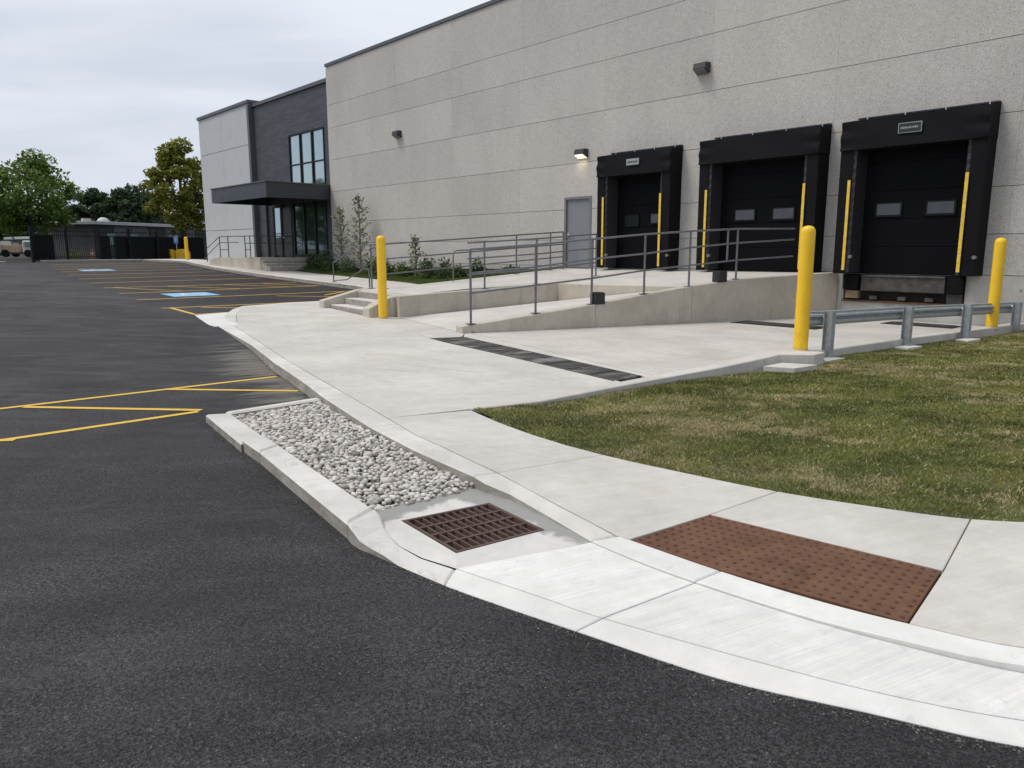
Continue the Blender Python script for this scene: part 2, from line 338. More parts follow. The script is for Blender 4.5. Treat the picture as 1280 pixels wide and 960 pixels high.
leaf('leaf_green', (.07, .14, .025), (.19, .28, .07), (.13, .18, .03))
leaf('leaf_olive', (.12, .15, .02), (.29, .29, .05), (.20, .19, .025))
leaf('leaf_dark', (.028, .055, .024), (.065, .10, .045))
leaf('leaf_grass', (.07, .11, .02), (.13, .17, .045))
leaf('leaf_shrub', (.04, .075, .022), (.10, .15, .045))
leaf('leaf_pale', (.10, .13, .05), (.20, .23, .10))

# ------------------------------------------------------------------ mesh builder
ORI = {}
class MB:
    def __init__(s): s.v = []; s.f = []
    def add(s, vs, fs):
        o = len(s.v); s.v += [tuple(p) for p in vs]; s.f += [tuple(i+o for i in f) for f in fs]; return s
    def box(s, x0, x1, y0, y1, z0, z1):
        return s.add([(x0,y0,z0),(x1,y0,z0),(x1,y1,z0),(x0,y1,z0),(x0,y0,z1),(x1,y0,z1),(x1,y1,z1),(x0,y1,z1)],
                     [(0,3,2,1),(4,5,6,7),(0,1,5,4),(1,2,6,5),(2,3,7,6),(3,0,4,7)])
    def obox(s, c, ux, hx, hy, z0, z1):
        """box about c=(x,y), long axis ux=(dx,dy), half sizes hx, hy"""
        L = math.hypot(*ux); a = (ux[0]/L, ux[1]/L); n = (-a[1], a[0]); P = []
        for z in (z0, z1):
            for i, j in ((-1,-1),(1,-1),(1,1),(-1,1)): P.append((c[0]+a[0]*hx*i+n[0]*hy*j, c[1]+a[1]*hx*i+n[1]*hy*j, z))
        return s.add(P, [(0,3,2,1),(4,5,6,7),(0,1,5,4),(1,2,6,5),(2,3,7,6),(3,0,4,7)])
    def prism(s, poly, zb=None, th=.2, gap=.005, bev=.006):
        """slab: poly of (x,y,z) top vertices; sides go down th (or to zb); edges inset by gap and softened by bev"""
        P = [Vector(p) for p in poly]
        ar = sum(P[i].x*P[(i+1)%len(P)].y-P[(i+1)%len(P)].x*P[i].y for i in range(len(P)))
        if ar < 0: P.reverse()
        n = len(P)
        def inset(d):
            out = []
            for i in range(n):
                a, b, c = P[i-1], P[i], P[(i+1) % n]
                e1 = Vector((b.x-a.x, b.y-a.y)).normalized(); e2 = Vector((c.x-b.x, c.y-b.y)).normalized()
                n1 = Vector((-e1.y, e1.x)); n2 = Vector((-e2.y, e2.x)); m = n1+n2
                k = max(.35, (1+n1.dot(n2))); m = m/k if k else n1
                out.append(Vector((b.x+m.x*d, b.y+m.y*d, b.z)))
            return out
        A, B = inset(gap), inset(gap+bev); o = len(s.v)
        low = [(p.x, p.y, (zb if zb is not None else p.z-th)) for p in A]
        mid = [(p.x, p.y, p.z-bev*.8) for p in A]; top = [tuple(p) for p in B]
        s.v += low+mid+top
        for i in range(n):
            j = (i+1) % n
            s.f.append((o+i, o+j, o+n+j, o+n+i)); s.f.append((o+n+i, o+n+j, o+2*n+j, o+2*n+i))
        s.f.append(tuple(o+2*n+i for i in range(n)))
        return s
    def tube(s, path, r, seg=8, cap=True):
        P = [Vector(p) for p in path]; n = len(P); o = len(s.v); prev = None
        for i in range(n):
            d = (P[min(i+1, n-1)]-P[max(i-1, 0)]).normalized()
            if prev is None: u = d.orthogonal().normalized()
            else: u = (prev-d*prev.dot(d)).normalized()
            prev = u; w_ = d.cross(u)
            rr = r[i] if isinstance(r, (list, tuple)) else r
            for k in range(seg):
                a = 2*math.pi*k/seg; s.v.append(tuple(P[i]+(u*math.cos(a)+w_*math.sin(a))*rr))
        for i in range(n-1):
            for k in range(seg):
                k2 = (k+1) % seg; s.f.append((o+i*seg+k, o+i*seg+k2, o+(i+1)*seg+k2, o+(i+1)*seg+k))
        if cap: s.f.append(tuple(o+k for k in range(seg))[::-1]); s.f.append(tuple(o+(n-1)*seg+k for k in range(seg)))
        return s
    def lathe(s, prof, seg=24, c=(0,0)):
        o = len(s.v); n = len(prof)
        for r_, z in prof:
            for k in range(seg): a = 2*math.pi*k/seg; s.v.append((c[0]+r_*math.cos(a), c[1]+r_*math.sin(a), z))
        for i in range(n-1):
            for k in range(seg):
                k2 = (k+1) % seg; s.f.append((o+i*seg+k, o+i*seg+k2, o+(i+1)*seg+k2, o+(i+1)*seg+k))
        s.f.append(tuple(o+(n-1)*seg+k for k in range(seg))); return s
    def build(s, name, m, parent=None, smooth=False, tri=False, bevel=0):
        me = bpy.data.meshes.new(name); off = ORI.get(parent.name, Vector()) if parent else Vector()
        me.from_pydata([(v[0]-off.x, v[1]-off.y, v[2]-off.z) for v in s.v], [], s.f)
        if tri:
            bm = bmesh.new(); bm.from_mesh(me); bmesh.ops.triangulate(bm, faces=[f for f in bm.faces if len(f.verts) > 4]); bm.to_mesh(me); bm.free()
        me.materials.append(MAT[m]); 
        if smooth is not False:
            me.shade_smooth()
            if smooth is not True: me.set_sharp_from_angle(angle=R(smooth))
        o = bpy.data.objects.new(name, me); COL.objects.link(o)
        if bevel:
            md = o.modifiers.new('bevel', 'BEVEL'); md.width = bevel; md.segments = 2; md.limit_method = 'ANGLE'
        if parent: o.parent = parent
        ORI[o.name] = off.copy()
        return o
def tag(o, label=None, cat=None, group=None, kind=None):
    for k, v in (('label', label), ('category', cat), ('group', group), ('kind', kind)):
        if v: o[k] = v
    return o
def thing(name, loc, label, cat, group=None):
    o = bpy.data.objects.new(name, None); COL.objects.link(o); o.location = loc; o.empty_display_size = .3
    ORI[o.name] = Vector(loc); return tag(o, label, cat, group)
def structure(name, loc=(0, 0, 0)):
    o = bpy.data.objects.new(name, None); COL.objects.link(o); o.location = loc; ORI[o.name] = Vector(loc); o['kind'] = 'structure'; return o
def copy_tree(o, parent=None):
    c = o.copy(); COL.objects.link(c); ORI[c.name] = ORI.get(o.name, Vector()).copy()
    if parent: c.parent = parent
    for ch in list(o.children): copy_tree(ch, c)
    return c

# ------------------------------------------------------------------ ground levels
def asph(x): return -.13 if x > -10 else min(-.13+.0225*(-10-x), .72)
def sw(x): return max(0.0, asph(x)+.13)
def wk(y): return .45+.0625*(y-9.3)

# asphalt sheet
xs = [-1500, -400, -150, -90, -60, -47.8, -40, -30, -20, -10, -5, 0, 30, 200, 1500]; ys = [-1500, -200, -60, -20, 0, 10, 20, 40, 120, 1500]
mb = MB(); V = [(x, y, asph(x)) for x in xs for y in ys]; ny = len(ys)
mb.add(V, [(i*ny+j, (i+1)*ny+j, (i+1)*ny+j+1, i*ny+j+1) for i in range(len(xs)-1) for j in range(ny-1)])
parking = tag(mb.build('parking_lot', 'asphalt'), kind='structure')
ORI[parking.name] = Vector()

# painted lines: strips following the sloping asphalt, 4 mm proud
def strip(p, q, wd, m, name='painted_line', dz=.004, parent=None):
    p = Vector(p); q = Vector(q); d = (q-p); L = d.length; d.normalize(); n = Vector((-d.y, d.x))
    k = max(1, int(L/.8)); mb = MB(); vs = []
    for i in range(k+1):
        c = p+d*(L*i/k)
        for s_ in (-1, 1):
            e_ = c+n*wd*.5*s_; vs.append((e_.x, e_.y, asph(e_.x)+dz))
    mb.add(vs, [(2*i, 2*i+2, 2*i+3, 2*i+1) for i in range(k)])
    return mb.build(name, m, parent or parking)
for i, (xa, ya, xb, yb) in enumerate([(-22.24, 5.92, -22.36, 12.7), (-24.78, 6.13, -25.15, 12.9), (-27.45, 6.32, -27.2, 12.95), (-30.16, 6.53, -30.6, 13.0),
        (-32.8, 6.75, -33.6, 13.1), (-35.9, 7.0, -36.4, 13.3), (-38.7, 7.3, -39.2, 13.6), (-41.5, 7.6, -42, 13.9), (-44.2, 7.9, -44.8, 14.3), (-46.9, 8.4, -47.5, 14.8)]):
    strip((xa, ya), (xb, yb), .11, 'line_yellow_old')
for a_, b_, wd, dz in [((-19.51, 5.75), (-19.32, 9.94), .11, .004), ((-19.5, 5.95), (-17.62, 5.9), .11, .005), ((-17.65, 5.9), (-17.7, 6.9), .10, .006),
        ((-19.2, 6.6), (-18.4, 7.7), .10, .005), ((-21.65, 9.66), (-20.34, 11.2), .10, .005), ((-20.4, 10.9), (-19.6, 10.4), .10, .006),
        ((-22.2, 12.2), (-21.2, 11.0), .10, .006), ((-25.1, 12.8), (-27.1, 11.6), .12, .006), ((-25.2, 11.7), (-27.2, 10.2), .10, .006), ((-25.0, 9.9), (-27.3, 8.3), .10, .006), ((-24.9, 8.0), (-27.4, 6.6), .10, .006)]:
    strip(a_, b_, wd, 'line_yellow_old', dz=dz)
# hatched bay in the foreground
for a_, b_, dz in [((-9.22, -3.5), (-9.28, 4.08), .004), ((-7.50, -3.5), (-7.75, 2.55), .004), ((-9.19, 1.26), (-7.80, 2.60), .005), ((-9.26, 2.72), (-8.14, 3.83), .005),
        ((-9.1, -1.4), (-7.62, .95), .005), ((-9.1, -3.4), (-7.6, -1.3), .005)]:
    strip(a_, b_, .085, 'line_yellow', dz=dz)
# accessible bay marking: blue pad with the white wheelchair symbol
def pad(cx_, cy_, w_, l_):
    mb = MB(); mb.add([(cx_+i*w_/2, cy_+j*l_/2, asph(cx_+i*w_/2)+.004) for i, j in ((-1,-1),(1,-1),(1,1),(-1,1))], [(0,1,2,3)])
    pd = mb.build('accessible_marking', 'pad_blue', parking)
    mb = MB(); k = 10
    def q(u, v): x = cx_+u*.58; return (x, cy_+v*.6-.05, asph(x)+.008)
    def bar(a, b2, wd):
        a = Vector(a); b2 = Vector(b2); d = (b2-a).normalized(); n = Vector((-d.y, d.x))*wd*1.35
        mb.add([q(*(a-n)), q(*(a+n)), q(*(b2+n)), q(*(b2-n))], [(0,3,2,1)])
    mb.add([q(-.75+.18*math.cos(2*math.pi*i/k), -.1+.18*math.sin(2*math.pi*i/k)) for i in range(k)], [tuple(range(k))])
    bar((-.5, -.1), (.15, -.1), .07); bar((-.2, -.1), (-.2, .4), .06); bar((.15, -.1), (.15, .45), .07); bar((.15, .45), (.75, .65), .07)
    for i in range(9):
        a0, a1 = R(-100+i*30)+math.pi, R(-100+(i+1)*30)+math.pi
        bar((.3+.5*math.cos(a0), .1+.5*math.sin(a0)), (.3+.5*math.cos(a1), .1+.5*math.sin(a1)), .06)
    mb.build('wheelchair_symbol', 'pad_white', pd)
pad(-23.45, 7.75, 1.3, 1.35); pad(-39.9, 9.0, 1.3, 1.4)

# ------------------------------------------------------------------ pavements
pave = structure('sidewalk')
def slab(poly, m, name='concrete_slab', parent=None, **kw):
    kw.setdefault('gap', .0032); kw.setdefault('bev', .004)
    return MB().prism(poly, **kw).build(name, m, parent or pave, tri=True)
K_in = [(-14.97,5.76,0),(-12.06,5.04,0),(-9.68,4.44,0),(-7.58,3.97,0),(-5.74,3.55,0),(-5.05,3.39,0),(-4.54,3.32,0),(-3.78,3.2,0),(-3.08,3.10,-.03),(-2.59,3.06,-.065)]
K1_out = [(-15.11,5.49,0),(-11.82,4.79,0),(-9.67,4.23,0),(-8.01,3.84,0),(-7.08,3.59,0)]
K2_out = [(-7.08,3.59,0),(-5.57,3.25,0),(-4.62,3.1,0),(-3.84,3.03,0)]
# kerb stones: inner edge vs outer edge
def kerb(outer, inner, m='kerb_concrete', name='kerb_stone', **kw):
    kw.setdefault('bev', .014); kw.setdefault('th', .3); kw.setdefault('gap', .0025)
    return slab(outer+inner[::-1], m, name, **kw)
def seg(pts, t0, t1, n=4):
    """resample part of a polyline by parameter 0..1"""
    P = [Vector(p) for p in pts]; L = [0]
    for a_, b_ in zip(P, P[1:]): L.append(L[-1]+(b_-a_).length)
    out = []
    for i in range(n+1):
        s_ = (t0+(t1-t0)*i/n)*L[-1]
        for k in range(len(P)-1):
            if s_ <= L[k+1]+1e-9:
                u = (s_-L[k])/(L[k+1]-L[k]); out.append(tuple(P[k].lerp(P[k+1], u))); break
    return out
def cr(P, i0, i1, k=5):
    out = []
    g_ = lambda i: Vector(P[min(max(i, 0), len(P)-1)])
    for i in range(i0, i1):
        a_, b_, c, d = g_(i-1), g_(i), g_(i+1), g_(i+2)
        for j in range(k):
            u = j/k; out.append(tuple(.5*((2*b_)+(c-a_)*u+(2*a_-5*b_+4*c-d)*u*u+(3*b_-a_-3*c+d)*u**3)))
    out.append(tuple(P[i1])); return out
Ki1 = [(-14.97,5.76,0),(-12.06,5.04,0),(-9.68,4.44,0),(-7.9,4.04,0),(-7.0,3.84,0)]
for a_, b_ in ((0, .27), (.27, .42), (.42, .62), (.62, .78), (.78, 1)):
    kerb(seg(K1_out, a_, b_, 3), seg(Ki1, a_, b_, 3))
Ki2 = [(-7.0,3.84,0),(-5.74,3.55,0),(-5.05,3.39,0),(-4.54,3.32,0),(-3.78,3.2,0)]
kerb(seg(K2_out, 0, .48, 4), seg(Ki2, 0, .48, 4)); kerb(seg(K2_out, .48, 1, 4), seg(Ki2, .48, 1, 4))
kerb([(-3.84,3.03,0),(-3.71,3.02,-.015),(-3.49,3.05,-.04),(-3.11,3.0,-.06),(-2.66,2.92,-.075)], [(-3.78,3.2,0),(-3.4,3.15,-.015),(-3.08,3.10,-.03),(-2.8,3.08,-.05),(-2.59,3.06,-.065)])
# kerb band behind the pan
K4l = [(-2.66,2.92,-.078),(-2.31,2.905,-.078),(-1.98,2.92,-.078),(-1.47,2.985,-.078),(-1.11,3.07,-.072),(-.69,3.22,-.064),(-.3,3.5,-.035),(.15,4.05,-.008),(.68,4.9,0),(1.13,6.1,0),(1.4,8,0),(1.5,12,0),(1.5,18,0)]
K4u = [(-2.59,3.06,-.068),(-2.52,3.085,-.072),(-1.96,3.11,-.074),(-1.5,3.165,-.074),(-1.12,3.24,-.068),(-.73,3.36,-.06),(-.38,3.62,-.032),(.05,4.13,-.006),(.56,4.96,0),(1.0,6.13,0),(1.26,8,0),(1.35,12,0),(1.35,18,0)]
for i0, i1 in ((0, 2), (2, 6), (6, 8), (8, 10), (10, 12)): kerb(cr(K4l, i0, i1), cr(K4u, i0, i1), 'kerb_concrete' if i0 > 5 else 'front_concrete', bev=.008)
# concrete pan between the band and the front strip
F_in = [(-3.14,2.14,-.11),(-2.92,2.185,-.11),(-2.38,2.30,-.113),(-2.07,2.36,-.113),(-1.37,2.57,-.113),(-.96,2.72,-.113),(-.6,2.91,-.113),(-.16,3.24,-.113),(.4,3.87,-.113),(.97,4.78,-.113),(1.45,6.04,-.113),(1.74,8,-.113),(1.84,12,-.113),(1.84,18,-.113)]
F_out = [(-3.18,2.0,-.122),(-2.82,2.04,-.122),(-2.38,2.13,-.122),(-2.08,2.2,-.122),(-1.46,2.35,-.122),(-.99,2.56,-.122),(-.56,2.76,-.122),(-.1,3.1,-.122),(.5,3.75,-.122),(1.1,4.7,-.122),(1.6,6,-.122),(1.9,8,-.122),(2,12,-.122),(2,18,-.122)]
lo = lambda p, z: (p[0], p[1], z)
def K4z(i0, i1, z0, z1): q_ = cr(K4l, i0, i1); return [(p[0], p[1], z0+(z1-z0)*k/(len(q_)-1)) for k, p in enumerate(q_)]
slab(cr(F_in, 1, 3)+K4z(0, 2, -.085, -.088)[::-1], 'new_concrete', 'pan_slab')
slab(cr(F_in, 3, 7)+K4z(2, 6, -.088, -.10)[::-1], 'new_concrete', 'pan_slab')
slab(cr(F_in, 7, 9)+K4z(6, 8, -.10, -.10)[::-1], 'new_concrete', 'pan_slab')
slab(cr(F_in, 9, 12)+K4z(8, 11, -.10, -.10)[::-1], 'new_concrete', 'pan_slab')
for i0, i1 in ((1, 3), (3, 7), (7, 9), (9, 12)): kerb(cr(F_out, i0, i1), cr(F_in, i0, i1), 'front_concrete', 'flush_kerb', bev=.006)
# tapered kerb end beside the drain
kerb([(-3.68,1.985,-.03),(-3.60,1.965,-.035),(-3.50,1.96,-.07),(-3.40,1.975,-.088),(-3.3,1.985,-.095),(-3.18,2.0,-.118),(-2.82,2.04,-.122)],
     [(-3.80,2.24,-.03),(-3.68,2.21,-.034),(-3.56,2.165,-.068),(-3.45,2.14,-.084),(-3.32,2.115,-.092),(-3.14,2.13,-.108),(-2.92,2.185,-.112)], 'kerb_concrete', 'tapered_kerb_end', bev=.014, gap=.002)
# apron with the square hole for the grate
GR = [(-3.64,2.32),(-3.54,2.92),(-2.96,2.86),(-3.03,2.27)]
def zap(x, y): return -.085
ap = [(-3.84,2.22),(-3.87,3.05),(-3.71,3.045),(-3.49,3.065),(-3.11,3.02),(-2.660,2.918),(-2.915,2.186),(-3.14,2.125),(-3.32,2.105),(-3.46,2.13),(-3.58,2.16)]
APZ = {0: -.075, 10: -.078, 9: -.086, 8: -.094, 7: -.108, 6: -.1125, 5: -.087}
q = lambda i: (*GR[i], -.088)
zz_ = lambda p: (p[0], p[1], APZ.get(ap.index(p), -.088) if p in ap else -.088)
mb = MB()
quads = [[ap[0], ap[1], GR[1], GR[0]], [ap[1], ap[2], ap[3], GR[1]], [ap[3], ap[4], GR[2], GR[1]], [ap[4], ap[5], GR[2]], [ap[5], ap[6], GR[3], GR[2]], [ap[6], ap[7], ap[8], GR[3]], [ap[8], ap[9], GR[0], GR[3]], [ap[9], ap[10], ap[0], GR[0]]]
for qd in quads:
    ar = sum(qd[i][0]*qd[(i+1)%len(qd)][1]-qd[(i+1)%len(qd)][0]*qd[i][1] for i in range(len(qd)))
    if ar < 0: qd = qd[::-1]
    mb.add([zz_(p) for p in qd], [tuple(range(len(qd)))])
for i in range(4):
    a_, b_ = GR[i], GR[(i+1) % 4]; mb.add([(*a_, -.088), (*b_, -.088), (*b_, -.7), (*a_, -.7)], [(0, 1, 2, 3)])
mb.build('drain_apron', 'damp_concrete', pave)

# big walk slabs
slab([(-14.97,5.76,0),(-12.06,5.04,0),(-11.1,4.80,0),(-10.0,7.30,0),(-10.64,7.45,0),(-14.16,8.53,0),(-14.75,8.75,0),(-15.1,8.82,.012),(-16.3,8.98,.03),(-16.35,8.5,.03),(-15.9,7.2,.018),(-15.41,6.02,0)], 'walk_concrete')
slab([(-11.1,4.80,0),(-9.68,4.44,0),(-7.58,3.97,0),(-5.74,3.55,0),(-5.55,4.33,0),(-5.48,5.1,0),(-5.5,6.3,0),(-5.6,6.6,.0),(-10.0,7.30,0)], 'walk_concrete')
slab([(-16.3,8.98,.03),(-16.35,8.5,.03),(-15.9,7.2,.018),(-15.41,6.02,0),(-15.6,6.06,.02),(-17.0,6.6,.05),(-18.2,7.2,.065),(-18.85,7.7,.075),(-18.98,8.0,.075),(-19.1,8.88,.085),(-19.1,9.86,.09),(-17.5,9.1,.06)], 'walk_concrete')
kerb([(-15.45,5.96,.0),(-16.1,6.02,.03),(-17.12,6.38,.05),(-18.33,7.02,.065),(-19.02,7.55,.08),(-19.14,7.99,.08),(-19.28,8.88,.09),(-19.25,9.95,.10)],
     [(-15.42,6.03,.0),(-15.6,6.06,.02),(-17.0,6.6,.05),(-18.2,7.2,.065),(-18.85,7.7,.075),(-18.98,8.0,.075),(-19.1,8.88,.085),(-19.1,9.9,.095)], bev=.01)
slab([(-17.5,5.84,.045),(-16.42,5.62,.02),(-15.51,5.44,-.0),(-15.11,5.42,-.0),(-15.0,5.8,.0),(-15.42,6.02,0),(-16.1,6.06,.014),(-17.12,6.4,.035),(-17.68,6.72,.05)], 'front_concrete', 'dropped_kerb_apron')
slab([(-14.16,8.53,0),(-10.64,7.46,0),(-10.4,7.98,0),(-10.79,8.34,0),(-14.3,9.27,0),(-14.8,9.1,0),(-14.75,8.75,0)], 'walk_concrete')
GE0 = [(-3.61,4.08,0),(-4.0,4.075,0),(-4.4,4.105,0),(-4.95,4.19,0),(-5.5,4.32,0)]
slab([(-5.74,3.55,0),(-5.05,3.39,0),(-4.54,3.32,0),(-3.78,3.2,0)]+GE0, 'walk_concrete')
GE = [(-5.5,4.32,0),(-4.37,4.10,0),(-3.61,4.08,0),(-2.83,4.17,0),(-2.31,4.26,0),(-1.75,4.44,0),(-1.33,4.63,0),(-.95,4.98,0),(-.6,5.5,0),(-.3,7,0),(-.25,9,0),(-.2,12,0)]
S4 = [(-3.78,3.2,0),(-3.08,3.10,-.03),(-2.59,3.06,-.065),(-2.52,3.085,-.07),(-2.42,3.66,-.045)]+cr(GE, 2, 4)[::-1]
slab(S4, 'walk_concrete')
TF = [(-2.52,3.085,-.07),(-1.96,3.11,-.072),(-1.5,3.165,-.072),(-1.12,3.24,-.066)]
slab([(-2.42,3.69,-.045),(-1.205,3.87,-.045)]+cr(GE, 4, 6)[::-1], 'walk_concrete')
slab(cr(K4u, 4, 7)+cr(GE, 6, 8)[::-1]+[(-1.205,3.87,-.045)], 'walk_concrete')
slab([(.05,4.13,0),(.56,4.96,0),(1.0,6.13,0),(-.3,7,0),(-.45,6.1,0),(-.6,5.5,0)], 'walk_concrete')
slab([(1.0,6.13,0),(1.26,8,0),(-.25,9,0),(-.3,7,0)], 'walk_concrete')
slab([(1.26,8,0),(1.35,12,0),(-.2,12,0),(-.25,9,0)], 'walk_concrete'); slab([(1.35,12,0),(1.35,16.9,0),(-.2,16.9,0),(-.2,12,0)], 'walk_concrete')
# parking-side walk: follows the kerb up to the entrance
cb = [(-17.05,10.3), (-19.2,11.2), (-22.8,13.0), (-25.0,13.1), (-27.6,13.2), (-31.6,13.35), (-34,13.5), (-38.2,13.9), (-43.3,14.7), (-46.5,15.3), (-50.5,15.6), (-56,15.5)]
cz = [.52, .43, .30, .345, .40, .49, .545, .64, .755, .83, .85, .85]
gr = [(-16.85,11.46), (-19.4,13.2), (-22.5,15.2), (-25.3,15.45), (-27.9,15.5), (-31.6,15.6), (-34,15.65), (-38.2,15.7), (-43.3,16.6), (-46.5,16.9), (-50.5,17.6), (-56,18)]
gz = [.585, .45, .31, .36, .41, .50, .55, .65, .765, .84, .86, .86]
for i in range(len(cb)-1):
    o_ = [(*cb[i], cz[i]), (*cb[i+1], cz[i+1])]
    d = Vector(cb[i+1])-Vector(cb[i]); n = Vector((-d.y, d.x)).normalized()*-.16
    i_ = [(cb[i][0]+n.x, cb[i][1]+n.y, cz[i]), (cb[i+1][0]+n.x, cb[i+1][1]+n.y, cz[i+1])]
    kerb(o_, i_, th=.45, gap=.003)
    slab([i_[0], i_[1], (*gr[i+1], gz[i+1]), (*gr[i], gz[i])], 'walk_concrete')
# kerb and verge along the far end of the lot, in front of the fence
for a_, b_ in (((-56, 15.5), (-55.4, 12)), ((-55.4, 12), (-54.6, 9.2))):
    kerb([(*a_, .85), (*b_, .85)], [(a_[0]-.6, a_[1]+.1, .85), (b_[0]-.6, b_[1]+.1, .85)])
slab([(-54.0, 6.2, .8), (-54.3, 7.4, .8), (-55.0, 7.3, .8), (-54.7, 6.1, .8)], 'kerb_concrete', 'kerb_island')
MB().add([(-53.9, 4.5, .75), (-57, 9.5, .75), (-62, 30, .75), (-120, 60, .75), (-140, 20, .75), (-130, 5, .75), (-75, 2.2, .75)], [tuple(range(7))]).build('yard', 'asphalt')['kind'] = 'structure'
MB().add([(-70, -30, .74), (-68, 3, .78), (-130, 7, .82), (-400, 20, .9), (-400, -90, .9)], [tuple(range(5))]).build('grass_verge', 'turf')['kind'] = 'structure'
kerb([(-68, -40, .84), (-66.5, 2.2, .84)], [(-68.6, -40, .84), (-67.1, 2.2, .84)])

# tactile plate: cast plate with truncated domes
tp = thing('tactile_plate', (-1.8, 3.4, -.07), 'rust brown tactile paving plate with raised domes set in the sidewalk', 'tactile paving')
T4 = [(-2.515,3.092,-.077),(-1.127,3.25,-.073),(-1.21,3.866,-.047),(-2.42,3.688,-.047)]
mid = (-1.80, 3.145, -.078)
MB().prism([T4[0], (-2.02,3.115,-.078), mid, T4[1], T4[2], T4[3]], th=.05, gap=.002, bev=.003).build('plate', 'tactile_rust', tp, tri=True)
mb = MB(); nx_, ny_ = 24, 10
for i in range(nx_):
    for j in range(ny_):
        u = (i+.5)/nx_; v = (j+.5)/ny_
        A_ = Vector(T4[0]).lerp(Vector(T4[1]), u); sag = -4*u*(1-u)*.022*(1-v); A_.y += sag*.6
        B_ = Vector(T4[3]).lerp(Vector(T4[2]), u); c = A_.lerp(B_, v)
        z = c.z+.0005-4*u*(1-u)*.003; r0, r1 = .0135, .0085; k = 10
        vs = [(c.x+r0*math.cos(6.283*a/k), c.y+r0*math.sin(6.283*a/k), z-.003) for a in range(k)]+[(c.x+r1*math.cos(6.283*a/k), c.y+r1*math.sin(6.283*a/k), z+.0045) for a in range(k)]
        mb.add(vs, [(a, (a+1) % k, k+(a+1) % k, k+a) for a in range(k)]+[tuple(range(k, 2*k))])
tag(mb.build('truncated_dome', 'dome_rust', tp), kind='stuff')

# storm drain grate
g = thing('drain_grate', (-3.29, 2.59, -.1), 'square rusty cast iron storm drain grate in the pale apron beside the stones', 'drain grate')
G4 = [Vector((*p, -.086)) for p in GR]
def gp(u, v, z=0): a_ = G4[0].lerp(G4[3], u); b_ = G4[1].lerp(G4[2], u); c = a_.lerp(b_, v); return (c.x, c.y, c.z+z)
mb = MB(); fw = .045
def cell(u0, u1, v0, v1, zt=.0, zb=-.09):
    mb.add([gp(u0,v0,zb), gp(u1,v0,zb), gp(u1,v1,zb), gp(u0,v1,zb), gp(u0,v0,zt), gp(u1,v0,zt), gp(u1,v1,zt), gp(u0,v1,zt)], [(0,3,2,1),(4,5,6,7),(0,1,5,4),(1,2,6,5),(2,3,7,6),(3,0,4,7)])
e0 = .012
cell(e0, 1-e0, e0, fw); cell(e0, 1-e0, 1-fw, 1-e0); cell(e0, fw, fw, 1-fw); cell(1-fw, 1-e0, fw, 1-fw)
mb.build('frame', 'grate_rust', g)
for i in range(1, 4):
    mb = MB(); u = fw+(1-2*fw)*i/4; cell(u-.016, u+.016, fw, 1-fw, -.002); mb.build('cross_bar', 'grate_rust', g)
for j in range(1, 11):
    mb = MB(); v = fw+(1-2*fw)*j/11; cell(fw, 1-fw, v-.0105, v+.0105, -.004); mb.build('bar', 'grate_rust', g)
MB().add([gp(0,0,-.45), gp(1,0,-.45), gp(1,1,-.45), gp(0,1,-.45)], [(0,1,2,3)]).build('catch_pit', 'pit_dark', g)

# stone bed kerbs
bed = thing('stone_bed_kerb', (-5.5, 2.4, -.1), 'pale concrete kerb framing the river stone bed', 'kerb')
Bo = [(-7.15,2.42,-.03),(-5.92,2.285,-.03),(-5.5,2.245,-.03),(-3.68,1.985,-.03)]; Bi = [(-7.08,2.63,-.03),(-6.02,2.51,-.03),(-5.6,2.455,-.03),(-3.80,2.235,-.03)]
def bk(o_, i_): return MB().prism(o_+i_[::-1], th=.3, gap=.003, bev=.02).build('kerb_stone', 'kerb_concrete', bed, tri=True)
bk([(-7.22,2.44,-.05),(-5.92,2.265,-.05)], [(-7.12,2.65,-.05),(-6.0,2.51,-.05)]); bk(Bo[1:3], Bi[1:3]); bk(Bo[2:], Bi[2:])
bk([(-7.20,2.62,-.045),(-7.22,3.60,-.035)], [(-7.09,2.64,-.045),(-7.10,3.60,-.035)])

# river stones
ico = bmesh.new(); bmesh.ops.create_icosphere(ico, subdivisions=1, radius=1); iv = np.array([v.co[:] for v in ico.verts]); ifc = np.array([[v.index for v in f.verts] for f in ico.faces]); ico.free()
def inpoly(x, y, poly):
    c = np.zeros(len(x), bool); n = len(poly)
    for i in range(n):
        x0, y0 = poly[i][:2]; x1, y1 = poly[i-1][:2]
        c ^= ((y0 > y) != (y1 > y)) & (x < (x1-x0)*(y-y0)/((y1-y0)+1e-12)+x0)
    return c
bedp = [(-7.09,2.64),(-5.6,2.46),(-3.81,2.24),(-3.845,3.03),(-4.62,3.1),(-5.57,3.25),(-7.10,3.60)]
def mesh_np(name, V_, F_, m, smooth=False):
    me = bpy.data.meshes.new(name); k = F_.shape[1]
    me.vertices.add(len(V_)); me.vertices.foreach_set('co', V_.astype(np.float32).ravel())
    me.loops.add(F_.size); me.loops.foreach_set('vertex_index', F_.astype(np.int32).ravel())
    me.polygons.add(len(F_)); me.polygons.foreach_set('loop_start', (np.arange(len(F_))*k).astype(np.int32))
    me.update(calc_edges=True); me.materials.append(MAT[m])
    if smooth: me.shade_smooth()
    o = bpy.data.objects.new(name, me); COL.objects.link(o); return o
pts = []
cellg = {}
tries = 0
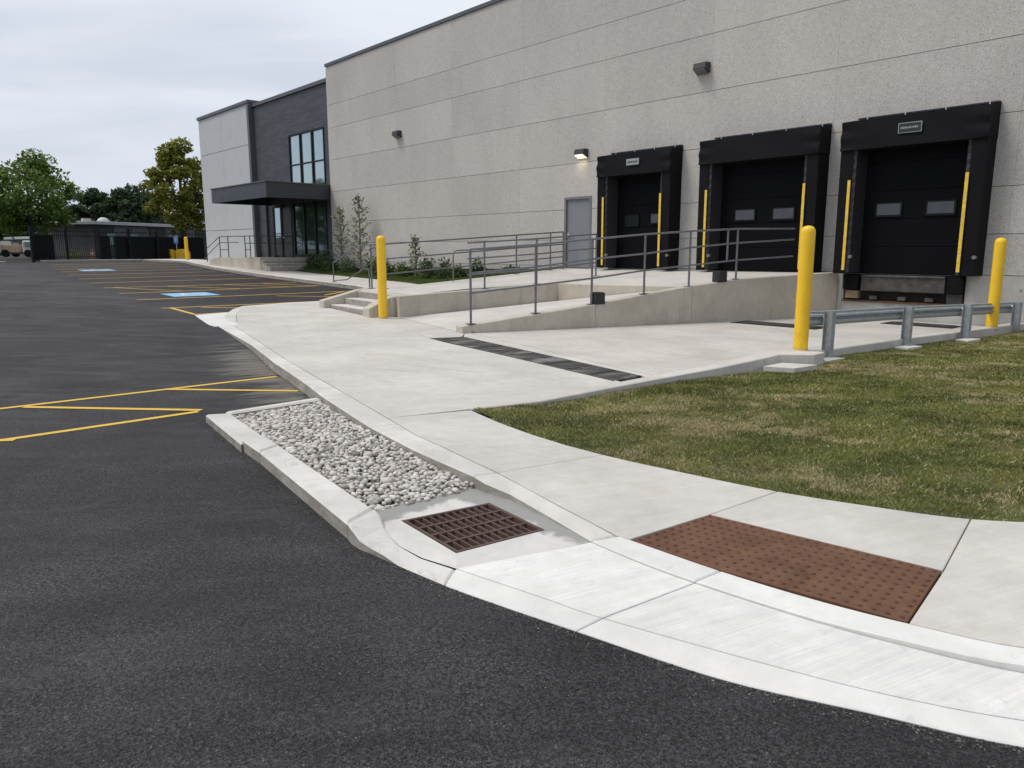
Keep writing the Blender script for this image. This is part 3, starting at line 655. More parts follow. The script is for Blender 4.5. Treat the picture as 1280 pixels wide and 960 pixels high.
while len(pts) < 4300 and tries < 160000:
    tries += 1
    x = rng.uniform(-7.1, -3.8); y = rng.uniform(2.2, 3.62); r = rng.choice([.015, .021, .027, .036], p=[.28, .38, .26, .08])
    lay = 0 if len(pts) < 2100 else 1
    key = (int(x/.075), int(y/.075)); ok = True
    for i in (-1, 0, 1):
        for j in (-1, 0, 1):
            for (a_, b_, c, l2) in cellg.get((key[0]+i, key[1]+j), ()):
                if l2 == lay and (a_-x)**2+(b_-y)**2 < ((c+r)*.72)**2: ok = False
    if not ok: continue
    pts.append((x, y, r, lay)); cellg.setdefault(key, []).append((x, y, r, lay))
P_ = np.array(pts); P_ = P_[inpoly(P_[:, 0], P_[:, 1], bedp)]
VV = []; FF = []
for k, (x, y, r, lay) in enumerate(P_):
    s_ = np.array([r*rng.uniform(.95, 1.45), r*rng.uniform(.8, 1.1), r*rng.uniform(.5, .8)])
    f1 = rng.normal(size=3); f1 /= np.linalg.norm(f1)
    vv = iv*(1+.10*np.sin(iv@f1*3+rng.uniform(0, 6)))[:, None]*(1+.05*np.sin(iv[:, [1]]*5+rng.uniform(0, 6)))
    vv = np.sign(vv)*np.abs(vv)**.93*s_
    a, bb = rng.uniform(0, 6.28), rng.normal(0, .28)
    Rz = np.array([[math.cos(a), -math.sin(a), 0], [math.sin(a), math.cos(a), 0], [0, 0, 1]]); Rx = np.array([[1, 0, 0], [0, math.cos(bb), -math.sin(bb)], [0, math.sin(bb), math.cos(bb)]])
    hh = -.078+.012*math.sin(x*2.1)+.010*math.sin(y*4+x) + (0.010+rng.uniform(0, .010) if lay else rng.uniform(-.008, .0))
    VV.append(vv@(Rz@Rx).T+np.array([x, y, hh])); FF.append(ifc+k*len(iv))
st = mesh_np('river_stones', np.concatenate(VV), np.concatenate(FF), 'river_stone', True)
tag(st, 'pale rounded river stones filling the kerbed bed', 'stones', kind='stuff')
MB().add([(*p, -.115) for p in bedp], [tuple(range(len(bedp)))]).build('stone_bed_soil', 'soil')['kind'] = 'structure'

# loose grit washed against the kerbs and a few dry leaves
def scatter(name, lines, n, r0, r1, spread, m, label, cat, sub=1):
    ic = bmesh.new(); bmesh.ops.create_icosphere(ic, subdivisions=sub, radius=1); a_ = np.array([v.co[:] for v in ic.verts]); f_ = np.array([[v.index for v in f.verts] for f in ic.faces]); ic.free()
    VV, FF = [], []; 
    for k in range(n):
        P_l, zf = lines[rng.integers(len(lines))]; i = rng.integers(len(P_l)-1); u = rng.uniform(); c = np.array(P_l[i][:2])*(1-u)+np.array(P_l[i+1][:2])*u
        d = np.array(P_l[i+1][:2])-np.array(P_l[i][:2]); nn = np.array([d[1], -d[0]])/max(1e-6, np.hypot(*d)); c = c+nn*abs(rng.normal(0, spread))
        r = rng.uniform(r0, r1); vv = a_*(1+.25*rng.normal(size=(len(a_), 1)))*np.array([r*1.2, r, r*.6]); VV.append(vv+np.array([c[0], c[1], zf(c[0])+r*.3])); FF.append(f_+k*len(a_))
    return tag(mesh_np(name, np.concatenate(VV), np.concatenate(FF), m), label, cat, kind='stuff')
bo_ = [(-7.25,2.40),(-5.92,2.255),(-5.5,2.22),(-3.68,1.965)]
scatter('kerb_grit', [(bo_, asph), (cr(F_out, 0, 8), asph), (cr(F_out, 0, 8), asph), (K1_out, asph), ([(-7.25,3.6),(-7.26,2.6)], asph)], 3200, .0015, .0050, .03, 'asphalt_crumb', 'dark loose grit washed along the foot of the kerbs', 'grit')
# ------------------------------------------------------------------ driveway, trench drain, low kerb
drive = structure('driveway')
slab([(-10.78,8.35,0),(-10.30,8.36,0),(-5.67,7.24,0),(-5.35,7.2,0),(-5.35,8.9,0),(-5.2,12.6,0),(-9.35,12.75,0)], 'drive_concrete', parent=drive, gap=.004)
slab([(-9.35,12.75,0),(-5.2,12.6,0),(-5.05,14.2,0),(-4.7,16.93,0),(-8.0,16.93,0),(-8.05,16.93,0)], 'drive_concrete', parent=drive, gap=.004)
slab([(-10.40,8.02,0),(-5.7,7.10,0),(-5.45,7.05,0),(-5.45,7.19,0),(-5.67,7.22,0),(-10.30,8.34,0),(-10.78,8.335,0)], 'walk_concrete', parent=drive, gap=.003)
td = thing('trench_drain', (-8, 7.4, -.02), 'long dark slotted trench drain across the loading driveway', 'trench drain')
N0, N1, O0, O1 = Vector((-10.62,7.44,.002)), Vector((-5.67,6.55,.002)), Vector((-10.40,8.01,.002)), Vector((-5.69,7.09,.002))
def tdp(u, v, z=0): c = N0.lerp(N1, u).lerp(O0.lerp(O1, u), v); return (c.x, c.y, c.z+z)
# light frame angle on each long side, dark dusty inserts of bars between
for v0, v1 in ((0, .06), (.94, 1)):
    mb = MB(); mb.add([tdp(0,v0,-.03), tdp(1,v0,-.03), tdp(1,v1,-.03), tdp(0,v1,-.03), tdp(0,v0), tdp(1,v0), tdp(1,v1), tdp(0,v1)], [(0,3,2,1),(4,5,6,7),(0,1,5,4),(1,2,6,5),(2,3,7,6),(3,0,4,7)])
    mb.build('edge_frame', 'cast_dark', td)
nsec = 10
for s_ in range(nsec):
    mb = MB(); u0, u1 = s_/nsec+.004, (s_+1)/nsec-.004; nb = 14
    for k in range(nb):
        a_ = u0+(u1-u0)*k/nb; b_ = a_+(u1-u0)/nb*.66
        mb.add([tdp(a_,.06,-.03), tdp(b_,.06,-.03), tdp(b_,.94,-.03), tdp(a_,.94,-.03), tdp(a_,.06,-.003), tdp(b_,.06,-.003), tdp(b_,.94,-.003), tdp(a_,.94,-.003)], [(4,5,6,7),(0,1,5,4),(1,2,6,5),(2,3,7,6),(3,0,4,7)])
    for v0, v1 in ((.06, .12), (.47, .53), (.88, .94)):
        mb.add([tdp(u0,v0,-.001), tdp(u1,v0,-.001), tdp(u1,v1,-.001), tdp(u0,v1,-.001)], [(0,1,2,3)])
    mb.build('grating', 'dusty_cast', td)
MB().add([tdp(0,0,-.09), tdp(1,0,-.09), tdp(1,1,-.09), tdp(0,1,-.09)], [(0,1,2,3)]).build('channel', 'pit_dark', td)
# dark drain strips at the foot of the dock wall
for x0, x1, y0, y1 in ((-8.75, -6.9, 13.75, 14.35), (-6.6, -5.25, 15.9, 16.5)):
    ww = thing('wall_drain_cover', ((x0+x1)/2, (y0+y1)/2, 0), 'dark flat drain cover on the driveway ' + ('beside the ramp wall' if x0 < -8 else 'below the rightmost loading dock'), 'drain cover')
    MB().box(x0, x1, y0, y1, -.02, .012).build('cover_plate', 'pit_dark', ww)
    MB().box(x0+.1, x1-.1, y0+.05, y1-.05, .012, .022).build('grating', 'cast_dark', ww)

# low kerb along the lawn
lk = thing('lawn_kerb', (-5.3, 9, 0), 'low concrete kerb between driveway and lawn, widening under the yellow bollard', 'kerb')
eo = [(-5.53,4.34,.003),(-5.33,5.1,.015),(-5.31,6.29,.03),(-5.23,6.94,.055),(-5.16,7.82,.075),(-5.10,8.48,.105),(-5.06,8.80,.125)]
ei = [(-5.57,4.36,.003),(-5.45,5.1,.015),(-5.48,6.29,.03),(-5.42,6.94,.055),(-5.37,7.82,.075),(-5.33,8.48,.105),(-5.31,8.80,.125)]
def lkb(o_, i_, **k): return MB().prism(o_+i_[::-1], th=.3, gap=.003, bev=.012, **k).build('kerb_stone', 'walk_concrete', lk, tri=True)
lkb(eo[:4], ei[:4]); lkb(eo[3:], ei[3:])
lkb([(-5.06,8.80,.125),(-5.03,9.12,.145),(-4.70,9.40,.15),(-4.72,9.72,.15),(-4.98,9.95,.13)], [(-5.31,8.80,.125),(-5.38,9.3,.15),(-5.38,9.9,.13)])
lkb([(-4.98,9.95,.13),(-4.93,10.2,.11),(-4.86,11.6,.11)], [(-5.38,9.9,.13),(-5.2,10.2,.11),(-5.1,11.6,.11)])
lkb([(-4.86,11.6,.11),(-4.72,13,.11),(-4.5,14.9,.11)], [(-5.1,11.6,.11),(-4.95,13,.11),(-4.7,14.9,.11)]); lkb([(-4.5,14.9,.11),(-4.25,16.92,.11)], [(-4.7,14.9,.11),(-4.5,16.92,.11)])
slab([(-4.98,8.62,.045),(-4.62,8.75,.045),(-4.58,9.25,.045),(-4.98,9.08,.045)], 'walk_concrete', 'loose_slab', parent=lk)

# ------------------------------------------------------------------ ramp, landings, retaining walls
rp = thing('concrete_ramp', (-11, 11, 0), 'sloping concrete ramp with grey side wall leading up to the loading docks', 'ramp')
FW = [(-10.80,8.30),(-10.31,9.78),(-9.95,10.92),(-9.57,12.08),(-9.25,13.09),(-8.88,14.24),(-8.05,16.94)]
FZ = [.115,.295,.435,.61,.745,.87,.985]
# side wall: three cast lengths, thickness .25 inwards (towards -x)
def wall_seg(i0, i1, zb=-.1, m='wall_concrete'):
    mb = MB(); o = []; 
    for i in range(i0, i1+1):
        x, y = FW[i]; o.append((x, y, FZ[i]+.012))
    inn = [(x-.25, y+.04, z) for x, y, z in o]
    return mb.prism(o+inn[::-1], zb=-.15, gap=.004, bev=.012).build('side_wall', m, rp, tri=True)
wall_seg(0, 2); wall_seg(2, 4); wall_seg(4, 6)
def rz(x, y):      # ramp surface
    f = (y-8.35)/(12.95-8.35); zf = .02+(.735-.02)*max(0, f); zbk = .27*max(0, (y-9.2)/3.8)
    u = min(1, max(0, (x+14.3)/(3.6)))
    return zbk*(1-u)+zf*u
mb = MB(); nu, nv = 10, 12; vs = []
for j in range(nv+1):
    v = j/nv
    xb, yb = -14.28+(1.2)*v, 9.22+3.75*v; xf, yf = -10.98+(1.5)*v, 8.38+4.6*v
    for i in range(nu+1):
        u = i/nu; x = xb+(xf-xb)*u; y = yb+(yf-yb)*u
        zb_ = .003+.265*v; zf = .105 if j == 0 and i == nu else 0; z = zb_*(1-u)+(.09+.62*v)*u if u > 0 else zb_
        if v < .12: z *= v/.12*1.0
        vs.append((x, y, z+.004))
mb.add(vs, [(j*(nu+1)+i, j*(nu+1)+i+1, (j+1)*(nu+1)+i+1, (j+1)*(nu+1)+i) for j in range(nv) for i in range(nu)])
mb.build('ramp_surface', 'walk_concrete', rp, smooth=True)
# walkway along x -16.8..-14.3 and upper landing by the docks
up = thing('raised_walkway', (-15.5, 12, 0), 'raised concrete walkway and dock landing with a grey retaining wall', 'walkway')
def us(poly, m='walk_concrete', name='concrete_slab', **k): 
    k.setdefault('gap', .004); k.setdefault('bev', .006)
    return MB().prism(poly, zb=-.15, **k).build(name, m, up, tri=True)
us([(-17.3,9.93,.47),(-14.55,9.95,.47),(-14.55,10.3,.51),(-14.45,11.3,wk(11.3)),(-16.85,11.46,wk(11.46)),(-17.0,10.35,.515)])
us([(-14.80,9.2,.44),(-14.55,9.2,.44),(-14.55,9.95,.47),(-14.80,9.95,.47)])
us([(-16.85,11.46,wk(11.46)),(-14.45,11.3,wk(11.3)),(-13.33,13.0,.68),(-13.3,13.03,.68),(-16.8,13.03,wk(13.03))])
us([(-16.8,13.03,wk(13.03)),(-13.05,13.03,.68),(-13.3,16.97,wk(16.97)),(-16.8,16.97,wk(16.97))])
us([(-13.05,13.03,.68),(-9.52,13.03,.735),(-9.14,14.2,.855),(-8.30,16.9,.975),(-8.3,16.97,.975),(-13.3,16.97,wk(16.97))])
# retaining wall facing the ramp (top capped by a bright edge)
def rw(a_, b_, za, zb, name='retaining_wall'):
    d = Vector((b_[0]-a_[0], b_[1]-a_[1])).normalized(); n = Vector((-d.y, d.x))*.25
    return MB().prism([(*a_, za), (*b_, zb), (b_[0]+n.x, b_[1]+n.y, zb), (a_[0]+n.x, a_[1]+n.y, za)], zb=-.15, gap=.003, bev=.01).build(name, 'wall_concrete', up, tri=True)
rw((-14.28,9.22), (-13.75,10.95), .475, .575); rw((-13.75,10.95), (-13.18,12.75), .575, .675); rw((-13.18,12.75), (-13.1,13.02), .675, .69)
rw((-13.1,13.0), (-11.3,13.0), .69, .71); rw((-11.3,13.0), (-9.55,13.0), .71, .742)
# stairs up to the walkway
stp = thing('concrete_stairs', (-16, 9.3, 0), 'short flight of three concrete steps with side walls behind the left bollard', 'stairs')
def sp_(poly, name, m='wall_concrete', **k): return MB().prism(poly, zb=-.1, gap=k.get('gap', .002), bev=.008).build(name, m, stp, tri=True)
sp_([(-17.30,9.12,.14),(-15.05,8.85,.14),(-15.0,9.95,.14),(-17.25,9.95,.14)], 'step', 'kerb_concrete')
sp_([(-17.25,9.50,.29),(-15.02,9.22,.29),(-15.0,9.95,.29),(-17.22,9.95,.29)], 'step', 'kerb_concrete')
sp_([(-17.2,9.86,.45),(-15.0,9.62,.45),(-15.0,9.95,.45),(-17.2,9.95,.45)], 'step', 'kerb_concrete')
sp_([(-17.62,8.98,.24),(-17.32,8.95,.24),(-17.2,9.9,.475),(-17.2,10.3,.52),(-17.45,10.3,.52),(-17.5,9.92,.475)], 'side_wall')
sp_([(-15.02,8.72,.20),(-14.72,8.70,.20),(-14.60,9.22,.45),(-14.60,9.9,.475),(-14.98,9.9,.475),(-15.0,9.22,.45)], 'side_wall')

# ------------------------------------------------------------------ handrails
def arc_path(pts, r=.12, n=4):
    P = [Vector(p) for p in pts]; out = [P[0]]
    for i in range(1, len(P)-1):
        a_, b_, c = P[i-1], P[i], P[i+1]; d1 = (a_-b_); d2 = (c-b_)
        if d1.normalized().dot(d2.normalized()) < -.995: out.append(b_); continue
        k = min(r, d1.length*.45, d2.length*.45); p0 = b_+d1.normalized()*k; p1 = b_+d2.normalized()*k
        for j in range(n+1):
            u = j/n; out.append(p0.lerp(b_, u).lerp(b_.lerp(p1, u), u))
    out.append(P[-1]); return out
def rail_thing(name, loc, label, posts, tops, mids, lows, m='rail_paint', group=None, pr=.022, rr=.018, extra=()):
    th = thing(name, loc, label, 'railing', group)
    for rname, pth in (('top_rail', tops), ('middle_rail', mids), ('bottom_rail', lows)):
        if pth: MB().tube(arc_path(pth), rr if rname != 'top_rail' else rr*1.1, 10).build(rname, m, th, smooth=40)
    for (x, y, z0, z1) in posts:
        p = MB().tube([(x, y, z0), (x, y, z1)], pr, 10).build('post', m, th, smooth=40)
        MB().box(x-.07, x+.07, y-.07, y+.07, z0, z0+.012).build('base_plate', m, p)
    for e_ in extra: MB().tube(arc_path(e_, .15), rr, 10).build('end_loop', m, th, smooth=40)
    return th
RA = [(-10.80,8.50,.16,1.5,1.08,.72),(-10.42,9.76,.31,1.59,1.18,.84),(-10.06,10.92,.445,1.70,1.32,.95),(-9.68,12.05,.62,1.80,1.42,1.09),(-9.35,13.09,.75,1.87,1.54,1.18),(-8.98,14.24,.88,1.93,1.64,1.28),(-8.50,15.69,.945,1.95,1.72,1.36)]
rail_thing('ramp_handrail', (-9.6, 12, 0), 'long grey pipe handrail with three rails on the near side wall of the ramp',
    [(a, b_, c, d) for a, b_, c, d, e_, f_ in RA[:6]], [(a, b_, d) for a, b_, c, d, e_, f_ in RA], [(a, b_, e_) for a, b_, c, d, e_, f_ in RA], [(a, b_, f_) for a, b_, c, d, e_, f_ in RA])
sr = thing('stub_post', (-9.06, 14.0, .86), 'short grey pipe stub standing beside the second black block on the ramp wall', 'post')
MB().tube([(-9.06,13.98,.86),(-9.06,13.98,1.02)], .024, 8).build('stub', 'rail_paint', sr, smooth=40)
MB().tube([(-9.06,14.0,1.28),(-9.06,14.0,1.92)], .022, 8).build('hanging_post', 'rail_paint', sr, smooth=40)
ysB = [10.35, 12.4, 13.45, 14.82, 16.2, 16.75]
rail_thing('far_walkway_handrail', (-16.6, 13, .6), 'grey pipe handrail on the far side of the raised walkway beside the shrubs',
    [(-16.65, y, wk(y), wk(y)+1.12) for y in (10.35, 14.82, 16.2)]+[(-16.65, 16.75, wk(16.75), wk(16.75)+1.1)],
    [(-16.65, y, wk(y)+1.12) for y in ysB], [(-16.65, y, wk(y)+.75) for y in ysB], [(-16.65, y, wk(y)+.37) for y in ysB],
    extra=[[(-16.5,12.4,wk(12.4)+.01),(-16.5,12.4,1.47),(-16.5,14.0,1.53),(-16.5,16.3,1.70)]], group='handrails of the raised walkway')
ysC = [10.9, 11.35, 12.86]
C_ = [(-13.95,10.9),(-13.82,11.3),(-13.42,12.6),(-13.5,14.8)]
Cz = [wk(y) for x, y in C_]
rail_thing('near_walkway_handrail', (-13.9, 12, .6), 'grey pipe handrail on the retaining wall between the raised walkway and the ramp',
    [(x, y, z+.02, z+1.12) for (x, y), z in zip(C_[1:], Cz[1:])],
    [(x, y, z+1.10) for (x, y), z in zip(C_, Cz)], [(x, y, z+.74) for (x, y), z in zip(C_, Cz)], [(x, y, z+.37) for (x, y), z in zip(C_, Cz)], group='handrails of the raised walkway')
rail_thing('stair_handrail', (-18, 10.5, .5), 'grey pipe handrail dropping in a curve from the stair top to the parking kerb',
    [(-17.15,10.25,.5,1.63),(-17.35,10.3,.5,1.0),(-24.8,13.25,.345,1.03)], [(-16.65,10.35,1.635),(-17.15,10.25,1.63),(-20.0,11.5,1.60),(-24.8,13.25,1.03)], None,
    [(-17.35,10.3,1.0),(-18.3,10.7,.98),(-22.5,12.5,.52),(-24.8,13.25,.40)])
# black blocks at the posts
def block(x, y, z, label):
    b_ = thing('ballast_block', (x, y, z), label, 'block', 'black blocks on the ramp wall')
    MB().obox((x, y), (.30, .95), .105, .115, z, z+.225).build('block_body', 'box_black', b_, bevel=.008)
    MB().obox((x, y), (.30, .95), .085, .095, z+.225, z+.235).build('block_lid', 'box_black', b_)
block(-10.02, 11.05, .445, 'black square block at the foot of the third ramp handrail post'); block(-9.10, 13.82, .83, 'black square block near the top of the ramp wall by the second dock')

# ------------------------------------------------------------------ warehouse
wh = thing('warehouse', (-12, 17, 0), 'long windowless warehouse with pale exposed aggregate panels and three loading docks', 'building')
Z = [-.2, 1.0, 1.8, 2.71, 4.07, 5.45, 6.82, 7.79, 9.42]
X = [-31.72, -29.85, -26.2, -22.58, -18.94, -15.3, -11.7, -8.45, -4.8, -1.15, 2.5, 6.0]
DOOR = (-16.84, -15.74, .9, 3.06); PIT = (-7.93, -5.44, .36, .97)
def minus(r, h):
    x0, x1, z0, z1 = r; a0, a1, b0, b1 = h
    if a0 >= x1 or a1 <= x0 or b0 >= z1 or b1 <= z0: return [r]
    out = []
    if a0 > x0: out.append((x0, a0, z0, z1))
    if a1 < x1: out.append((a1, x1, z0, z1))
    m0, m1 = max(a0, x0), min(a1, x1)
    if b0 > z0: out.append((m0, m1, z0, b0))
    if b1 < z1: out.append((m0, m1, b1, z1))
    return out
for zi in range(len(Z)-1):
    for xi in range(len(X)-1):
        rects = [(X[xi]+.0015, X[xi+1]-.0015, Z[zi]+.006, Z[zi+1]-.006)]
        for h in (DOOR, PIT): rects = [q2 for r_ in rects for q2 in minus(r_, h)]
        if not rects: continue
        sets = [rects] if len({r_[2:] for r_ in rects}) > 1 else [[r_] for r_ in rects]
        for ss_ in sets:
            mb = MB()
            for (x0, x1, z0, z1) in ss_: mb.box(x0, x1, 17.0, 17.16, z0, z1)
            mb.build('precast_panel', 'base_concrete' if zi == 0 else 'aggregate_panel', wh)
MB().box(-31.70, 5.98, 17.14, 17.3, 1.0, 9.3).build('joint_backing', 'joint_backing', wh)
MB().box(-31.70, 5.98, 17.3, 60, -.2, 9.2).build('building_core', 'joint_backing', wh)
MB().box(-31.80, 6.05, 16.955, 17.45, 9.42, 9.54).build('parapet_coping', 'coping_metal', wh)
MB().box(5.98, 6.1, 17.0, 60, -.2, 9.35).build('end_wall', 'aggregate_panel', wh); MB().box(-31.8, -31.71, 17.01, 60, -.2, 9.35).build('end_wall', 'aggregate_panel', wh)
# side door
sdn = MB().box(-16.80, -15.78, 17.04, 17.09, .95, 3.02).build('side_door', 'door_grey', wh)
MB().box(-16.86, -16.78, 16.985, 17.10, .93, 3.08).box(-15.80, -15.72, 16.985, 17.10, .93, 3.08).box(-16.78, -15.80, 16.985, 17.10, 3.01, 3.08).build('door_frame', 'frame_grey', sdn)
MB().box(-16.72, -16.64, 16.99, 17.04, 1.9, 2.02).tube([(-16.68, 16.98, 1.95), (-16.56, 16.98, 1.95)], .012, 6).build('door_handle', 'bolt_zinc', sdn)
# dock doors: sections with two lites, standing just proud of the panel faces inside each shelter
def dock_door(x0, x1, z0, z1, lites):
    d = MB().box(x0, x1, 16.975, 16.998, z0, z1).build('dock_door', 'dock_door_black', wh)
    n = 5; hh = (z1-z0)/n
    for i in range(n):
        MB().box(x0, x1, 16.955, 16.975, z0+i*hh+.006, z0+(i+1)*hh-.006).build('door_section', 'dock_door_black', d)
    for (a_, b_) in lites:
        MB().box(a_, b_, 16.925, 16.955, 2.19, 2.49).box(a_-.0, b_, 16.92, 16.93, 2.19, 2.21).build('lite_frame', 'frame_black', d)
        MB().box(a_+.035, b_-.035, 16.918, 16.926, 2.23, 2.46).build('lite_pane', 'lite_grey', d)
    return d
dock_door(-14.75, -12.75, .96, 3.9, [(-13.45, -12.98)]); dock_door(-11.35, -8.7, .97, 3.9, [(-10.80, -10.22), (-9.77, -9.19)]); dock_door(-7.75, -5.45, .98, 3.9, [(-7.33, -6.78), (-6.31, -5.74)])
# the first door's other lite is dark and worn
MB().box(-14.35, -13.85, 16.92, 16.955, 2.14, 2.46).build('lite_frame', 'frame_black', wh)
# leveller pit under dock three
pt = MB().box(-7.93, -5.44, 17.12, 17.14, .36, .97).build('leveller_pit', 'pit_dark', wh)
MB().box(-7.53, -5.80, 16.93, 16.97, .60, .93).box(-7.53, -5.80, 16.90, 17.1, .90, .955).build('leveller_lip', 'leveler_steel', pt, bevel=.03)
MB().box(-7.90, -7.58, 16.9, 17.1, .62, .95).build('dock_bumper', 'rubber_black', pt); MB().box(-5.76, -5.46, 16.9, 17.1, .62, .95).build('dock_bumper', 'rubber_black', pt)
MB().box(-7.86, -7.58, 16.95, 17.1, .43, .60).build('wood_block', 'wood_block', pt); MB().box(-5.76, -5.47, 16.96, 17.1, .385, .60).build('bumper_foot', 'cast_dark', pt)
MB().box(-7.93, -5.44, 16.96, 17.1, .355, .39).build('rusty_sill', 'rust_edge', pt)
for x in (-7.25, -6.65, -6.1): MB().box(x-.08, x+.08, 16.97, 17.08, .42, .50).build('lug', 'leveler_steel', pt)
MB().box(-8.61, -8.47, 16.93, 16.998, .0, .97).build('steel_channel', 'frame_black', wh)
MB().box(-8.42, -7.96, 16.975, 16.999, .0, .96).build('pilaster', 'base_concrete', wh)

# dock shelters
def shelter(x0, x1, zt, label, head=3.62, yl=(2.97, 1.06), plate=None, yr=True, dark_right=False):
    s_ = thing('dock_shelter', ((x0+x1)/2, 16.8, 1), label, 'dock shelter', 'dock shelters on the warehouse wall')
    yf = 16.50; sw_ = .27; zb = .985
    # side pads (slightly bellied fabric boxes)
    def padbox(xa, xb, za, zb2, name, yfa, yfb, wob=.012, sx=3, sz=12):
        mb = MB(); vs = []; nx2 = sx+1
        for k in range(sz+1):
            z = zb2+(za-zb2)*k/sz; yy = yfb+(yfa-yfb)*k/sz
            for i in range(nx2):
                u = i/sx; x = xa+(xb-xa)*u
                e_ = 0 if i in (0, sx) else 1
                vs.append((x, yy+wob*.5*math.sin(k*2.3+i*1.7+xa*3)*e_-(.008*e_), z+(.006*math.sin(i*3+k))))
        nn = len(vs); vs += [(x, 16.995, z) for (x, y, z) in vs]
        fs = []
        for k in range(sz):
            for i in range(sx): a_ = k*nx2+i; fs.append((a_, a_+1, a_+nx2+1, a_+nx2))
            a_ = k*nx2; fs.append((a_, a_+nx2, a_+nx2+nn, a_+nn)); a_ = k*nx2+sx; fs.append((a_, a_+nn, a_+nx2+nn, a_+nx2))
        for i in range(sx): fs.append((i, i+nn, i+1+nn, i+1)); a_ = sz*nx2+i; fs.append((a_, a_+1, a_+1+nn, a_+nn))
        mb.add(vs, fs); return mb.build(name, 'rubber_black', s_, smooth=35)
    padbox(x0, x0+sw_, head, zb, 'side_pad', yf, yf+.02); padbox(x1-sw_, x1, head, zb, 'side_pad', yf, yf+.02)
    # head curtain, leaning forward, with gathered corners
    mb = MB(); nx2, nz2 = 40, 8; vs = []
    for k in range(nz2+1):
        v = k/nz2; z = head-.035+(zt-head+.035)*v
        for i in range(nx2+1):
            u = i/nx2; x = x0-.01+(x1-x0+.02)*u; edge = max(0, 1-min(u, 1-u)/.17)
            y = yf-.05+.03*v-.018*math.sin(u*math.pi) + edge*.028*math.sin(v*11+u*3)*(1-abs(2*v-1)**3) + .006*math.sin(u*9+v*4)
            if k == 0: z2 = z+.012*math.sin(u*14)*edge
            else: z2 = z
            vs.append((x, y, z2))
    nn = len(vs); w2 = nx2+1
    vs += [(x, 16.99, z+(.09 if j >= nz2*w2 else 0)) for j, (x, y, z) in enumerate(vs)]
    fs = [(k*w2+i, k*w2+i+1, (k+1)*w2+i+1, (k+1)*w2+i) for k in range(nz2) for i in range(nx2)]
    fs += [(i, i+nn, i+1+nn, i+1) for i in range(nx2)]+[(nz2*w2+i, nz2*w2+i+1, nz2*w2+i+1+nn, nz2*w2+i+nn) for i in range(nx2)]
    for k in range(nz2): fs.append((k*w2, (k+1)*w2, (k+1)*w2+nn, k*w2+nn)); fs.append((k*w2+nx2, k*w2+nx2+nn, (k+1)*w2+nx2+nn, (k+1)*w2+nx2))
    mb.add(vs, fs); mb.build('head_curtain', 'rubber_black', s_, smooth=40)
    # top flashing bar with bolts
    fb = MB().box(x0+.14, x1+.01, 16.88, 16.992, zt+.085, zt+.115).build('top_flashing', 'dark_metal', s_)
    mb = MB(); n = 4
    for i in range(n):
        x = x0+.35+(x1-x0-.5)*i/(n-1); mb.box(x-.012, x+.012, 16.86, 16.885, zt+.06, zt+.12)
    mb.build('fixing_bolts', 'bolt_zinc', fb)
    # pleated liners on the inner edges
    for sgn, xa in ((1, x0+sw_), (-1, x1-sw_)):
        mb = MB(); n = 26
        xb = xa+sgn*.13; vs = []
        for k in range(n+1):
            z = zb+.02+(head-zb-.02)*k/n; o_ = .018*(k % 2)
            vs += [(xa, yf+.015+o_, z), (xa+sgn*.07, yf+.03+o_*.8, z), (xb, 16.93, z)]
        mb.add(vs, [f for k in range(n) for f in ((3*k, 3*k+1, 3*k+4, 3*k+3), (3*k+1, 3*k+2, 3*k+5, 3*k+4))]); mb.build('pleated_liner', 'liner_grey', s_)
    for sgn, xa in ((1, x0+sw_-.035), (-1, x1-sw_-.02)):
        zt2 = yl[0]
        MB().add(*(lambda a_, b_, c, d: ([(a_, yf-.022, c), (b_, yf-.022, c), (b_, yf+.0, c), (a_, yf+.0, c), (a_, yf-.03, d), (b_, yf-.03, d), (b_, yf-.01, d), (a_, yf-.01, d)], [(0,3,2,1),(4,5,6,7),(0,1,5,4),(1,2,6,5),(2,3,7,6),(3,0,4,7)]))(xa-.03, xa+.03, yl[1], zt2)).build('guide_strip', 'guide_yellow', s_)
    if plate:
        xa, xb, za, zb2 = plate
        pl_ = MB().box(xa, xb, yf-.085, yf-.06, za, zb2).build('maker_plate', 'plate_light', s_)
        MB().box(xa+.015, xb-.015, yf-.090, yf-.085, za+.015, zb2-.015).build('plate_field', 'plate_dark' if xa > -10 else 'plate_light', pl_)
        mb = MB(); zc = (za+zb2)/2; x = xa+.05
        rnd = random.Random(3)
        while x < xb-.06:
            wd = rnd.uniform(.012, .03); hgt = rnd.uniform(.025, .045); mb.box(x, x+wd, yf-.0935, yf-.090, zc-hgt/2, zc+hgt/2); x += wd+rnd.uniform(.006, .012)
        mb.build('worn_lettering', 'plate_light' if xa > -10 else 'plate_dark', pl_)
    # bracket discs low on the inner faces
    for xx in (x0+sw_+.09, x1-.03):
        MB().tube([(xx, yf+.06, 1.35), (xx, yf-.012, 1.35)], .038, 10).build('hook_roller', 'liner_pale', s_)
    return s_
shelter(-15.05, -12.50, 4.10, 'narrow black dock shelter beside the grey side door, leftmost of three', head=3.56, plate=(-13.93, -13.50, 3.76, 3.93))
shelter(-11.60, -8.48, 4.16, 'wide black dock shelter in the middle, behind the ramp handrail, without a plate', head=3.63)
shelter(-7.98, -5.16, 4.18, 'black dock shelter above an open leveller pit, rightmost of three', head=3.62, plate=(-6.79, -6.34, 3.82, 4.02))

